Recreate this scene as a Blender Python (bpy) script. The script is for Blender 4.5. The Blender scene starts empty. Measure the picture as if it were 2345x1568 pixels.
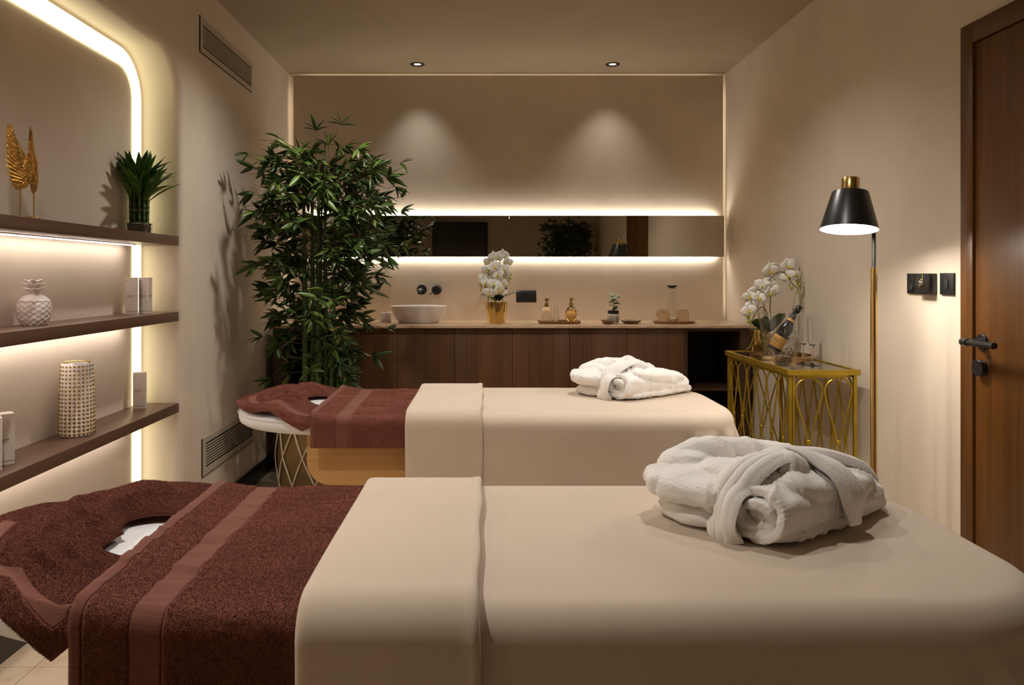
import bpy, bmesh, math, random
import numpy as np
from mathutils import Vector, Matrix, Euler
from mathutils.bvhtree import BVHTree

# ------------------------------------------------------------------ camera, world, exposure
scene = bpy.context.scene
COL = scene.collection
W_PX, H_PX, F_PX = 2345.0, 1568.0, 1700.0
CAM_H = 1.19
cam_data = bpy.data.cameras.new('camera')
cam_data.sensor_fit = 'HORIZONTAL'
cam_data.sensor_width = 36.0
cam_data.lens = 36.0 * F_PX / W_PX
cam_data.shift_x = (W_PX / 2 - 1108.0) / W_PX
cam_data.shift_y = -(H_PX / 2 - 630.0) / W_PX
cam_data.clip_start = 0.02
cam = bpy.data.objects.new('camera', cam_data)
cam.location = (0, 0, CAM_H)
cam.rotation_euler = (math.pi / 2, 0, 0)
COL.objects.link(cam)
scene.camera = cam
world = bpy.data.worlds.new('world')
scene.world = world
world.use_nodes = True
world.node_tree.nodes['Background'].inputs[0].default_value = (0.02, 0.016, 0.012, 1)
world.node_tree.nodes['Background'].inputs[1].default_value = 1.0
vs = scene.view_settings
vs.view_transform = 'Standard'
vs.look = 'None'
vs.gamma = 1.0
vs.use_curve_mapping = False
vs.exposure = 0.16

# light levels (every lamp below is a fitting that stands in the room)
E_ARCH = 2.9
E_SHELF = 21.0
E_MIRROR = 37.0    # LED strips behind the mirror
E_PANEL = 2.2      # LED strips behind the wall panel
E_BULB = 85.0      # floor lamp diffuser
P_WALLSPOT = 8.0   # two downlights at the wall panel, W
P_ROOM = 60.0
P_NEAR = 42.0      # downlights towards the camera, W
P_REAR = 45.0      # downlights by the television, W
WARM = (1.0, 0.945, 0.875)

# ------------------------------------------------------------------ room measures
XL, XR = -1.31, 1.62
YB, YF = 5.06, -2.75
ZC = 2.54
XN = -1.487            # back of the niche
PANEL_Y = 4.95
TOP_Z = 0.668          # mattress top

# ------------------------------------------------------------------ helpers
def R(d):
    return math.radians(d)

def vnoise(p, seed=0):
    p = np.asarray(p, float)
    i = np.floor(p).astype(np.int64)
    f = p - i
    f = f * f * (3 - 2 * f)
    def h(a, b, c):
        n = (a * 374761393 + b * 668265263 + c * 2147483647 + seed * 974711) & 0xffffffff
        n = ((n ^ (n >> 13)) * 1274126177) & 0xffffffff
        n = n ^ (n >> 16)
        return (n & 0xffff) / 32767.5 - 1.0
    x, y, z = i[..., 0], i[..., 1], i[..., 2]
    fx, fy, fz = f[..., 0], f[..., 1], f[..., 2]
    r = 0
    for dx in (0, 1):
        wx = fx if dx else 1 - fx
        for dy in (0, 1):
            wy = fy if dy else 1 - fy
            for dz in (0, 1):
                wz = fz if dz else 1 - fz
                r = r + h(x + dx, y + dy, z + dz) * wx * wy * wz
    return r

def fbm(p, octaves=3, seed=0):
    p = np.asarray(p, float)
    r, a = 0, 1.0
    for o in range(octaves):
        r = r + vnoise(p * (2 ** o), seed + o * 17) * a
        a *= 0.5
    return r

def tag(o, label=None, cat=None, group=None, kind=None):
    if label: o['label'] = label
    if cat: o['category'] = cat
    if group: o['group'] = group
    if kind: o['kind'] = kind
    return o

def thing(name, label, cat, loc=(0, 0, 0), rz=0.0, group=None):
    o = bpy.data.objects.new(name, None)
    o.empty_display_size = 0.05
    COL.objects.link(o)
    o.location = loc
    o.rotation_euler = (0, 0, rz)
    return tag(o, label, cat, group)

class MB:
    """collects shapes for one mesh"""
    def __init__(self):
        self.v, self.f = [], []
    def add(self, verts, faces):
        b = len(self.v)
        self.v.extend([tuple(map(float, q)) for q in verts])
        self.f.extend([tuple(b + i for i in q) for q in faces])
        return self
    def box(self, x0, x1, y0, y1, z0, z1):
        v = [(x, y, z) for z in (z0, z1) for y in (y0, y1) for x in (x0, x1)]
        return self.add(v, [(0, 2, 3, 1), (4, 5, 7, 6), (0, 1, 5, 4), (2, 6, 7, 3), (0, 4, 6, 2), (1, 3, 7, 5)])
    def rbox(self, x0, x1, y0, y1, z0, z1, r=0.004, seg=2):
        bm = bmesh.new()
        bmesh.ops.create_cube(bm, size=1.0)
        for q in bm.verts:
            q.co = ((x0 + x1) / 2 + q.co.x * (x1 - x0), (y0 + y1) / 2 + q.co.y * (y1 - y0), (z0 + z1) / 2 + q.co.z * (z1 - z0))
        bmesh.ops.bevel(bm, geom=list(bm.edges), offset=r, segments=seg, affect='EDGES', profile=0.5)
        bm.verts.index_update()
        self.add([q.co for q in bm.verts], [[q.index for q in f.verts] for f in bm.faces])
        bm.free()
        return self
    def lathe(self, prof, seg=32, c=(0, 0, 0), cap0=True, cap1=True, sx=1.0, sy=1.0):
        n = len(prof)
        v = []
        for (r, z) in prof:
            for k in range(seg):
                a = 2 * math.pi * k / seg
                v.append((c[0] + r * sx * math.cos(a), c[1] + r * sy * math.sin(a), c[2] + z))
        f = []
        for i in range(n - 1):
            for k in range(seg):
                k2 = (k + 1) % seg
                f.append((i * seg + k, i * seg + k2, (i + 1) * seg + k2, (i + 1) * seg + k))
        if cap0: f.append(tuple(range(seg - 1, -1, -1)))
        if cap1: f.append(tuple((n - 1) * seg + k for k in range(seg)))
        return self.add(v, f)
    def tube(self, pts, rad, seg=8, closed=False):
        P = [Vector(q) for q in pts]
        n = len(P)
        if not hasattr(rad, '__len__'): rad = [rad] * n
        T = []
        for i in range(n):
            if closed: t = P[(i + 1) % n] - P[(i - 1) % n]
            else: t = P[min(i + 1, n - 1)] - P[max(i - 1, 0)]
            T.append(t.normalized() if t.length > 1e-9 else Vector((0, 0, 1)))
        up = Vector((0, 0, 1)) if abs(T[0].z) < 0.9 else Vector((1, 0, 0))
        N = (up - T[0] * up.dot(T[0])).normalized()
        v = []
        for i in range(n):
            N = N - T[i] * N.dot(T[i])
            N = N.normalized() if N.length > 1e-6 else T[i].orthogonal().normalized()
            B = T[i].cross(N)
            for k in range(seg):
                a = 2 * math.pi * k / seg
                v.append(P[i] + (N * math.cos(a) + B * math.sin(a)) * rad[i])
        f = []
        m = n if closed else n - 1
        for i in range(m):
            j = (i + 1) % n
            for k in range(seg):
                k2 = (k + 1) % seg
                f.append((i * seg + k, i * seg + k2, j * seg + k2, j * seg + k))
        if not closed:
            f.append(tuple(range(seg - 1, -1, -1)))
            f.append(tuple((n - 1) * seg + k for k in range(seg)))
        return self.add(v, f)
    def ball(self, c, r, seg=12, rings=8, sc=(1, 1, 1), rot=None):
        M = rot if rot is not None else Matrix.Identity(3)
        v = []
        c = Vector(c)
        for i in range(rings + 1):
            t = math.pi * i / rings
            for k in range(seg):
                a = 2 * math.pi * k / seg
                v.append(c + M @ Vector((r * sc[0] * math.sin(t) * math.cos(a), r * sc[1] * math.sin(t) * math.sin(a), -r * sc[2] * math.cos(t))))
        f = []
        for i in range(rings):
            for k in range(seg):
                k2 = (k + 1) % seg
                if i == 0: f.append((k, seg + k2, seg + k)[::1])
                elif i == rings - 1: f.append((i * seg + k, i * seg + k2, (i + 1) * seg + k))
                else: f.append((i * seg + k, i * seg + k2, (i + 1) * seg + k2, (i + 1) * seg + k))
        return self.add(v, f)
    def prism(self, poly, axis, a0, a1):
        """poly: 2D outline; axis 'x' -> (y,z), 'y' -> (x,z), 'z' -> (x,y)"""
        def q(p, t):
            return (t, p[0], p[1]) if axis == 'x' else (p[0], t, p[1]) if axis == 'y' else (p[0], p[1], t)
        n = len(poly)
        v = [q(p, a0) for p in poly] + [q(p, a1) for p in poly]
        f = [tuple(range(n - 1, -1, -1)), tuple(range(n, 2 * n))]
        f += [(i, (i + 1) % n, n + (i + 1) % n, n + i) for i in range(n)]
        return self.add(v, f)
    def grid(self, P, t=0.0, cu=False, cv=False):
        """surface from an (n,m,3) array; t > 0 gives it that thickness (downwards along the normal)"""
        P = np.asarray(P, float)
        n, m = P.shape[:2]
        nu = n if cu else n - 1
        nv = m if cv else m - 1
        def faces(base, flip):
            r = []
            for i in range(nu):
                i2 = (i + 1) % n
                for j in range(nv):
                    j2 = (j + 1) % m
                    q = (base + i * m + j, base + i2 * m + j, base + i2 * m + j2, base + i * m + j2)
                    r.append(q[::-1] if flip else q)
            return r
        if t == 0:
            return self.add(P.reshape(-1, 3), faces(0, False))
        du = np.gradient(P, axis=0)
        dv = np.gradient(P, axis=1)
        N = np.cross(du, dv)
        N /= np.maximum(np.linalg.norm(N, axis=2, keepdims=True), 1e-12)
        Q = P - N * t
        f = faces(0, False) + faces(n * m, True)
        o = n * m
        if not cv:
            for i in range(nu):
                i2 = (i + 1) % n
                f.append((i * m, o + i * m, o + i2 * m, i2 * m))
                f.append((i * m + m - 1, i2 * m + m - 1, o + i2 * m + m - 1, o + i * m + m - 1))
        if not cu:
            for j in range(nv):
                j2 = (j + 1) % m
                f.append((j, j2, o + j2, o + j))
                b = (n - 1) * m
                f.append((b + j, o + b + j, o + b + j2, b + j2))
        return self.add(np.concatenate([P.reshape(-1, 3), Q.reshape(-1, 3)]), f)
    def xform(self, M):
        self.v = [tuple(M @ Vector(q)) for q in self.v]
        return self
    def mesh(self, name, mat=None, smooth=True, angle=40):
        me = bpy.data.meshes.new(name)
        me.from_pydata(self.v, [], self.f)
        me.validate(clean_customdata=False)
        bm = bmesh.new()
        bm.from_mesh(me)
        bmesh.ops.recalc_face_normals(bm, faces=bm.faces)
        bm.to_mesh(me)
        bm.free()
        if smooth:
            me.shade_smooth()
            if angle: me.set_sharp_from_angle(angle=R(angle))
        if mat: me.materials.append(mat)
        return me
    def build(self, name, mat=None, parent=None, smooth=True, angle=40, loc=None):
        o = bpy.data.objects.new(name, self.mesh(name, mat, smooth, angle))
        COL.objects.link(o)
        if parent: o.parent = parent
        if loc: o.location = loc
        return o

def inst(name, me, parent=None, M=None):
    o = bpy.data.objects.new(name, me)
    COL.objects.link(o)
    if parent: o.parent = parent
    if M is not None: o.matrix_local = M
    return o

def children(o):
    return [c for c in bpy.data.objects if c.parent == o]

def copy_tree(o, parent=None):
    kids = children(o)
    c = o.copy()
    COL.objects.link(c)
    c.parent = parent
    for k in kids:
        copy_tree(k, c)
    return c

def px(x, y, d):
    """a point of the place: image column, row and distance from the camera wall to metres"""
    return Vector(((x - 1108.0) / F_PX * d, d, CAM_H - (y - 630.0) / F_PX * d))

def catmull(pts, n=8):
    P = [Vector(q) for q in pts]
    out = []
    for i in range(len(P) - 1):
        p0, p1, p2, p3 = P[max(i - 1, 0)], P[i], P[i + 1], P[min(i + 2, len(P) - 1)]
        for k in range(n):
            t = k / n
            out.append(0.5 * ((2 * p1) + (p2 - p0) * t + (2 * p0 - 5 * p1 + 4 * p2 - p3) * t * t + (-p0 + 3 * p1 - 3 * p2 + p3) * t ** 3))
    out.append(P[-1])
    return out

# ------------------------------------------------------------------ materials
MATS = {}
def new_mat(name):
    m = bpy.data.materials.new(name)
    m.use_nodes = True
    MATS[name] = m
    nt = m.node_tree
    return m, nt, nt.nodes['Principled BSDF']

def setp(b, **k):
    for a, v in k.items():
        nm = {'color': 'Base Color', 'rough': 'Roughness', 'metal': 'Metallic', 'sheen': 'Sheen Weight', 'trans': 'Transmission Weight',
              'ior': 'IOR', 'spec': 'Specular IOR Level', 'sss': 'Subsurface Weight', 'coat': 'Coat Weight', 'alpha': 'Alpha', 'sheenr': 'Sheen Roughness'}[a]
        if nm == 'Base Color': v = (*v, 1)
        b.inputs[nm].default_value = v

def coords(nt, scale=(1, 1, 1), kind='Object'):
    tc = nt.nodes.new('ShaderNodeTexCoord')
    mp = nt.nodes.new('ShaderNodeMapping')
    mp.inputs['Scale'].default_value = scale
    nt.links.new(tc.outputs[kind], mp.inputs[0])
    return mp.outputs[0]

def noise(nt, vec, scale, detail=3, dist=0.0, rough=0.5):
    n = nt.nodes.new('ShaderNodeTexNoise')
    n.inputs['Scale'].default_value = scale
    n.inputs['Detail'].default_value = detail
    n.inputs['Distortion'].default_value = dist
    n.inputs['Roughness'].default_value = rough
    nt.links.new(vec, n.inputs['Vector'])
    return n.outputs[0]

def ramp(nt, fac, stops):
    r = nt.nodes.new('ShaderNodeValToRGB')
    while len(r.color_ramp.elements) < len(stops): r.color_ramp.elements.new(0.5)
    for e, (p, c) in zip(r.color_ramp.elements, stops):
        e.position = p
        e.color = (*c, 1)
    nt.links.new(fac, r.inputs[0])
    return r.outputs[0]

def bump(nt, b, h, strength=0.3, dist=0.01):
    n = nt.nodes.new('ShaderNodeBump')
    n.inputs['Strength'].default_value = strength
    n.inputs['Distance'].default_value = dist
    nt.links.new(h, n.inputs['Height'])
    nt.links.new(n.outputs[0], b.inputs['Normal'])

def plain(name, color, rough=0.5, metal=0.0, var=0.06, scale=8.0, bmp=0.0, bscale=60.0, **k):
    m, nt, b = new_mat(name)
    setp(b, color=color, rough=rough, metal=metal, **k)
    v = coords(nt)
    lo = tuple(max(0, c * (1 - var)) for c in color)
    hi = tuple(min(1, c * (1 + var)) for c in color)
    nt.links.new(ramp(nt, noise(nt, v, scale), [(0.3, lo), (0.7, hi)]), b.inputs['Base Color'])
    if bmp: bump(nt, b, noise(nt, v, bscale, 4), bmp, 0.004)
    return m

def glow(name, color, strength):
    m, nt, b = new_mat(name)
    e = nt.nodes.new('ShaderNodeEmission')
    e.inputs[0].default_value = (*color, 1)
    e.inputs[1].default_value = strength
    nt.links.new(e.outputs[0], nt.nodes['Material Output'].inputs[0])
    return m

def wood(name, c0, c1, axis='z', rough=0.4, fine=70.0, k=1.6, coat=0.0):
    m, nt, b = new_mat(name)
    s = {'x': (k, fine, fine), 'y': (fine, k, fine), 'z': (fine, fine, k)}[axis]
    v = coords(nt, s)
    n1 = noise(nt, v, 1.0, 5, 0.4, 0.6)
    s2 = tuple(q * 0.12 for q in s)
    n2 = noise(nt, coords(nt, s2), 1.0, 2, 0.6)
    mx = nt.nodes.new('ShaderNodeMath'); mx.operation = 'ADD'
    nt.links.new(n1, mx.inputs[0]); nt.links.new(n2, mx.inputs[1])
    hf = nt.nodes.new('ShaderNodeMath'); hf.operation = 'MULTIPLY'; hf.inputs[1].default_value = 0.5
    nt.links.new(mx.outputs[0], hf.inputs[0])
    mid = tuple((p + q) / 2 for p, q in zip(c0, c1))
    nt.links.new(ramp(nt, hf.outputs[0], [(0.32, c0), (0.5, mid), (0.68, c1)]), b.inputs['Base Color'])
    setp(b, rough=rough, coat=coat)
    bump(nt, b, n1, 0.12, 0.002)
    return m

def build_materials():
    # plaster: trowelled, slightly cloudy
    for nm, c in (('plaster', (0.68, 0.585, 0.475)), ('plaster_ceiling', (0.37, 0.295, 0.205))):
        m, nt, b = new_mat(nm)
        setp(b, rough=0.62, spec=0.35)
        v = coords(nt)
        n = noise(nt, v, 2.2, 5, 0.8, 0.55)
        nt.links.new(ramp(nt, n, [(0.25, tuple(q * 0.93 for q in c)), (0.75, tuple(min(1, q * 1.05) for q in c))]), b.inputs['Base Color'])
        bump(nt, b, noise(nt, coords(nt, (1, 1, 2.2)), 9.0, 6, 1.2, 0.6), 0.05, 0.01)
    wood('walnut', (0.055, 0.022, 0.008), (0.15, 0.066, 0.024), 'z', 0.38, 75)
    wood('walnut_door', (0.060, 0.021, 0.004), (0.165, 0.064, 0.012), 'z', 0.36, 60)
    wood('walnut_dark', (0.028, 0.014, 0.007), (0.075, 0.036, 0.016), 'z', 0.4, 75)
    wood('walnut_shelf', (0.085, 0.042, 0.024), (0.16, 0.085, 0.05), 'y', 0.42, 60, 1.2)
    wood('pale_wood', (0.50, 0.27, 0.09), (0.66, 0.40, 0.16), 'x', 0.35, 45, 2.0)
    wood('tray_wood', (0.22, 0.10, 0.03), (0.42, 0.20, 0.07), 'x', 0.35, 60, 3.0)
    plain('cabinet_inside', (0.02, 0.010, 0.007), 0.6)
    # terry towel
    m, nt, b = new_mat('terry')
    v = coords(nt)
    n = noise(nt, v, 420.0, 2, 0.0, 0.6)
    n2 = noise(nt, v, 7.0, 3)
    mx = nt.nodes.new('ShaderNodeMix'); mx.data_type = 'FLOAT'; mx.inputs[0].default_value = 0.3
    nt.links.new(n, mx.inputs[2]); nt.links.new(n2, mx.inputs[3])
    nt.links.new(ramp(nt, mx.outputs[0], [(0.3, (0.115, 0.036, 0.025)), (0.5, (0.190, 0.065, 0.044)), (0.72, (0.26, 0.096, 0.066))]), b.inputs['Base Color'])
    setp(b, rough=0.95, sheen=0.22, spec=0.1)
    b.inputs['Sheen Tint'].default_value = (0.8, 0.45, 0.36, 1)
    bump(nt, b, n, 0.4, 0.002)
    # flat woven border of the towel
    m, nt, b = new_mat('terry_band')
    v = coords(nt, (40, 900, 900))
    n = noise(nt, v, 1.0, 2)
    nt.links.new(ramp(nt, n, [(0.3, (0.145, 0.050, 0.033)), (0.7, (0.20, 0.076, 0.052))]), b.inputs['Base Color'])
    setp(b, rough=0.85, sheen=0.1, spec=0.15)
    bump(nt, b, n, 0.4, 0.002)
    # fleece blanket
    m, nt, b = new_mat('fleece')
    v = coords(nt)
    n = noise(nt, v, 650.0, 3, 0.0, 0.7)
    n2 = noise(nt, v, 3.0, 2)
    nt.links.new(ramp(nt, n2, [(0.3, (0.605, 0.495, 0.39)), (0.7, (0.645, 0.53, 0.42))]), b.inputs['Base Color'])
    setp(b, rough=0.95, sheen=0.3, spec=0.1)
    bump(nt, b, n, 0.30, 0.0012)
    # robe cotton with fine cords
    m, nt, b = new_mat('robe_cotton')
    w = nt.nodes.new('ShaderNodeTexWave')
    w.wave_type = 'BANDS'; w.bands_direction = 'X'
    w.inputs['Scale'].default_value = 34.0
    w.inputs['Distortion'].default_value = 2.6
    w.inputs['Detail'].default_value = 2.0
    w.inputs['Detail Scale'].default_value = 0.6
    nt.links.new(coords(nt), w.inputs['Vector'])
    n = noise(nt, coords(nt), 300.0, 3)
    ad = nt.nodes.new('ShaderNodeMix'); ad.data_type = 'FLOAT'; ad.inputs[0].default_value = 0.35
    nt.links.new(w.outputs[1], ad.inputs[2]); nt.links.new(n, ad.inputs[3])
    nt.links.new(ramp(nt, n, [(0.3, (0.85, 0.815, 0.785)), (0.7, (0.89, 0.86, 0.83))]), b.inputs['Base Color'])
    setp(b, rough=0.9, sheen=0.35, spec=0.15)
    bump(nt, b, ad.outputs[0], 0.35, 0.003)
    plain('belt_cotton', (0.87, 0.835, 0.805), 0.9, bmp=0.4, bscale=300, sheen=0.3, spec=0.15)
    plain('vinyl_white', (0.80, 0.79, 0.80), 0.38, var=0.02, bmp=0.05, bscale=200)
    # beige stone worktop
    m, nt, b = new_mat('stone')
    v = coords(nt, (1, 1.6, 6))
    nt.links.new(ramp(nt, noise(nt, v, 9.0, 8, 1.5, 0.65), [(0.28, (0.36, 0.215, 0.115)), (0.48, (0.56, 0.39, 0.25)), (0.75, (0.64, 0.49, 0.34))]), b.inputs['Base Color'])
    setp(b, rough=0.18, coat=0.2)
    # floor tile
    m, nt, b = new_mat('floor_tile')
    v = coords(nt, kind='Object')
    geo = nt.nodes.new('ShaderNodeNewGeometry')
    nt.links.new(ramp(nt, noise(nt, geo.outputs[0], 2.3, 6, 1.4, 0.62), [(0.30, (0.36, 0.23, 0.13)), (0.46, (0.50, 0.39, 0.27)), (0.75, (0.56, 0.46, 0.34))]), b.inputs['Base Color'])
    setp(b, rough=0.3)
    plain('grout', (0.25, 0.19, 0.13), 0.8)
    plain('baseboard_black', (0.010, 0.009, 0.009), 0.4)
    plain('brass', (0.62, 0.43, 0.17), 0.25, 1.0, 0.02)
    plain('brass_dark', (0.42, 0.27, 0.08), 0.3, 1.0, 0.1)
    plain('gold', (0.64, 0.45, 0.16), 0.12, 1.0, 0.05)
    plain('gold_cast', (0.62, 0.34, 0.09), 0.33, 1.0, 0.25, 90, 0.4, 140)
    plain('gold_paint', (0.48, 0.33, 0.035), 0.36, 0.75, 0.12, 12)
    plain('tray_metal', (0.56, 0.42, 0.25), 0.22, 1.0, 0.05)
    plain('matt_black', (0.006, 0.006, 0.0065), 0.55)
    plain('satin_black', (0.012, 0.011, 0.010), 0.33)
    plain('rubber_black', (0.012, 0.012, 0.012), 0.7)
    plain('shade_inside', (0.85, 0.83, 0.80), 0.6)
    plain('chrome', (0.75, 0.75, 0.76), 0.08, 1.0, 0.02)
    plain('ceramic', (0.80, 0.74, 0.67), 0.35, var=0.02)
    plain('ceramic_gloss', (0.80, 0.74, 0.70), 0.12, var=0.02)
    plain('ceramic_matt', (0.72, 0.63, 0.58), 0.55, var=0.03)
    plain('grille', (0.50, 0.42, 0.32), 0.5, var=0.02)
    plain('grille_dark', (0.02, 0.014, 0.01), 0.8)
    plain('box_card', (0.62, 0.54, 0.46), 0.55, var=0.02)
    plain('ink', (0.06, 0.035, 0.02), 0.6)
    plain('soil', (0.03, 0.02, 0.012), 0.9, var=0.5, scale=60, bmp=0.6)
    plain('pebble', (0.14, 0.10, 0.07), 0.35, var=0.7, scale=60)
    plain('cane_green', (0.045, 0.095, 0.022), 0.4, var=0.4, scale=5)
    plain('twig', (0.17, 0.095, 0.045), 0.6, var=0.3)
    plain('orchid_stem', (0.10, 0.075, 0.02), 0.5, var=0.3)
    plain('bud', (0.34, 0.36, 0.035), 0.4, var=0.25, scale=40)
    plain('planter_brown', (0.17, 0.10, 0.03), 0.5, var=0.3, scale=6)
    plain('rope', (0.60, 0.52, 0.38), 0.7)
    plain('label_gold', (0.72, 0.38, 0.08), 0.45, 0.2)
    plain('bottle_black', (0.012, 0.010, 0.012), 0.12, coat=0.5)
    plain('screen', (0.006, 0.006, 0.007), 0.12)
    plain('led_off', (0.6, 0.55, 0.5), 0.4)
    plain('petal_yellow', (0.78, 0.62, 0.05), 0.5)
    plain('moss_white', (0.55, 0.56, 0.38), 0.7)
    plain('pot_stripe', (0.58, 0.50, 0.42), 0.45)
    plain('dish_brown', (0.22, 0.13, 0.055), 0.25, 0.3)
    for nm, c0, c1, rg in (('leaf_bamboo', (0.020, 0.050, 0.008), (0.105, 0.175, 0.024), 0.38), ('leaf_bamboo_pale', (0.085, 0.11, 0.02), (0.15, 0.15, 0.03), 0.38),
                           ('leaf_lucky', (0.022, 0.075, 0.008), (0.085, 0.20, 0.02), 0.3), ('leaf_orchid', (0.015, 0.045, 0.010), (0.04, 0.10, 0.02), 0.25)):
        m, nt, b = new_mat(nm)
        oi = nt.nodes.new('ShaderNodeObjectInfo')
        n = noise(nt, coords(nt), 9.0, 3)
        ad = nt.nodes.new('ShaderNodeMix'); ad.data_type = 'FLOAT'; ad.inputs[0].default_value = 0.5
        nt.links.new(n, ad.inputs[2]); nt.links.new(oi.outputs['Random'], ad.inputs[3])
        nt.links.new(ramp(nt, ad.outputs[0], [(0.25, c0), (0.75, c1)]), b.inputs['Base Color'])
        setp(b, rough=rg)
    m, nt, b = new_mat('petal_white')
    nt.links.new(ramp(nt, noise(nt, coords(nt), 30.0, 2), [(0.3, (0.80, 0.77, 0.70)), (0.7, (0.88, 0.86, 0.80))]), b.inputs['Base Color'])
    setp(b, rough=0.55, sss=0.12)
    b.inputs['Subsurface Radius'].default_value = (0.01, 0.01, 0.008)
    for nm, c, rg in (('glass', (0.95, 0.96, 0.95), 0.0), ('glass_amber', (0.88, 0.73, 0.47), 0.02), ('glass_smoke', (0.90, 0.82, 0.70), 0.02), ('glass_milky', (0.86, 0.80, 0.70), 0.12)):
        m, nt, b = new_mat(nm)
        n = noise(nt, coords(nt), 20.0, 2)
        nt.links.new(ramp(nt, n, [(0.2, tuple(q * 0.985 for q in c)), (0.8, c)]), b.inputs['Base Color'])
        setp(b, rough=rg, trans=1.0, ior=1.45)
    m, nt, b = new_mat('mirror')
    n = noise(nt, coords(nt), 1.0, 1)
    nt.links.new(ramp(nt, n, [(0.2, (0.60, 0.57, 0.50)), (0.8, (0.62, 0.59, 0.52))]), b.inputs['Base Color'])
    setp(b, rough=0.0, metal=1.0)
    m, nt, b = new_mat('smoked_glass_top')
    n = noise(nt, coords(nt), 1.0, 1)
    nt.links.new(ramp(nt, n, [(0.2, (0.30, 0.27, 0.23)), (0.8, (0.32, 0.29, 0.25))]), b.inputs['Base Color'])
    setp(b, rough=0.03, metal=0.9)
    glow('led_arch', (1.0, 0.90, 0.56), E_ARCH)
    glow('led_shelf', (1.0, 0.86, 0.77), E_SHELF)
    glow('led_mirror', (1.0, 0.94, 0.82), E_MIRROR)
    glow('led_panel', (1.0, 0.88, 0.68), E_PANEL)
    glow('lamp_glow', (1.0, 0.92, 0.81), E_BULB)
    glow('downlight_glow', (1.0, 0.86, 0.68), 1.2)

build_materials()
M = MATS

# ------------------------------------------------------------------ the room
def struct(o, label=None):
    o['kind'] = 'structure'
    if label: o['label'] = label
    return o

NY0, NY1, NZ, NR = 0.62, 3.22, 2.135, 0.20     # niche: near end, far end, top, corner radius
def niche_contour(off=0.0, n=14):
    """(y,z) points of the arch from the far foot over the top to the near foot, grown outwards by off"""
    y0, y1, zt, r = NY0 - off, NY1 + off, NZ + off, NR + off
    pts = [(y1, z) for z in np.linspace(0, zt - r, 10)]
    pts += [(y1 - r + r * math.cos(a), zt - r + r * math.sin(a)) for a in np.linspace(0, math.pi / 2, n)[1:]]
    pts += [(y, zt) for y in np.linspace(y1 - r, y0 + r, 12)[1:]]
    pts += [(y0 + r - r * math.sin(a), zt - r + r * math.cos(a)) for a in np.linspace(0, math.pi / 2, n)[1:]]
    pts += [(y0, z) for z in np.linspace(zt - r, 0, 10)[1:]]
    return pts

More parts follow.
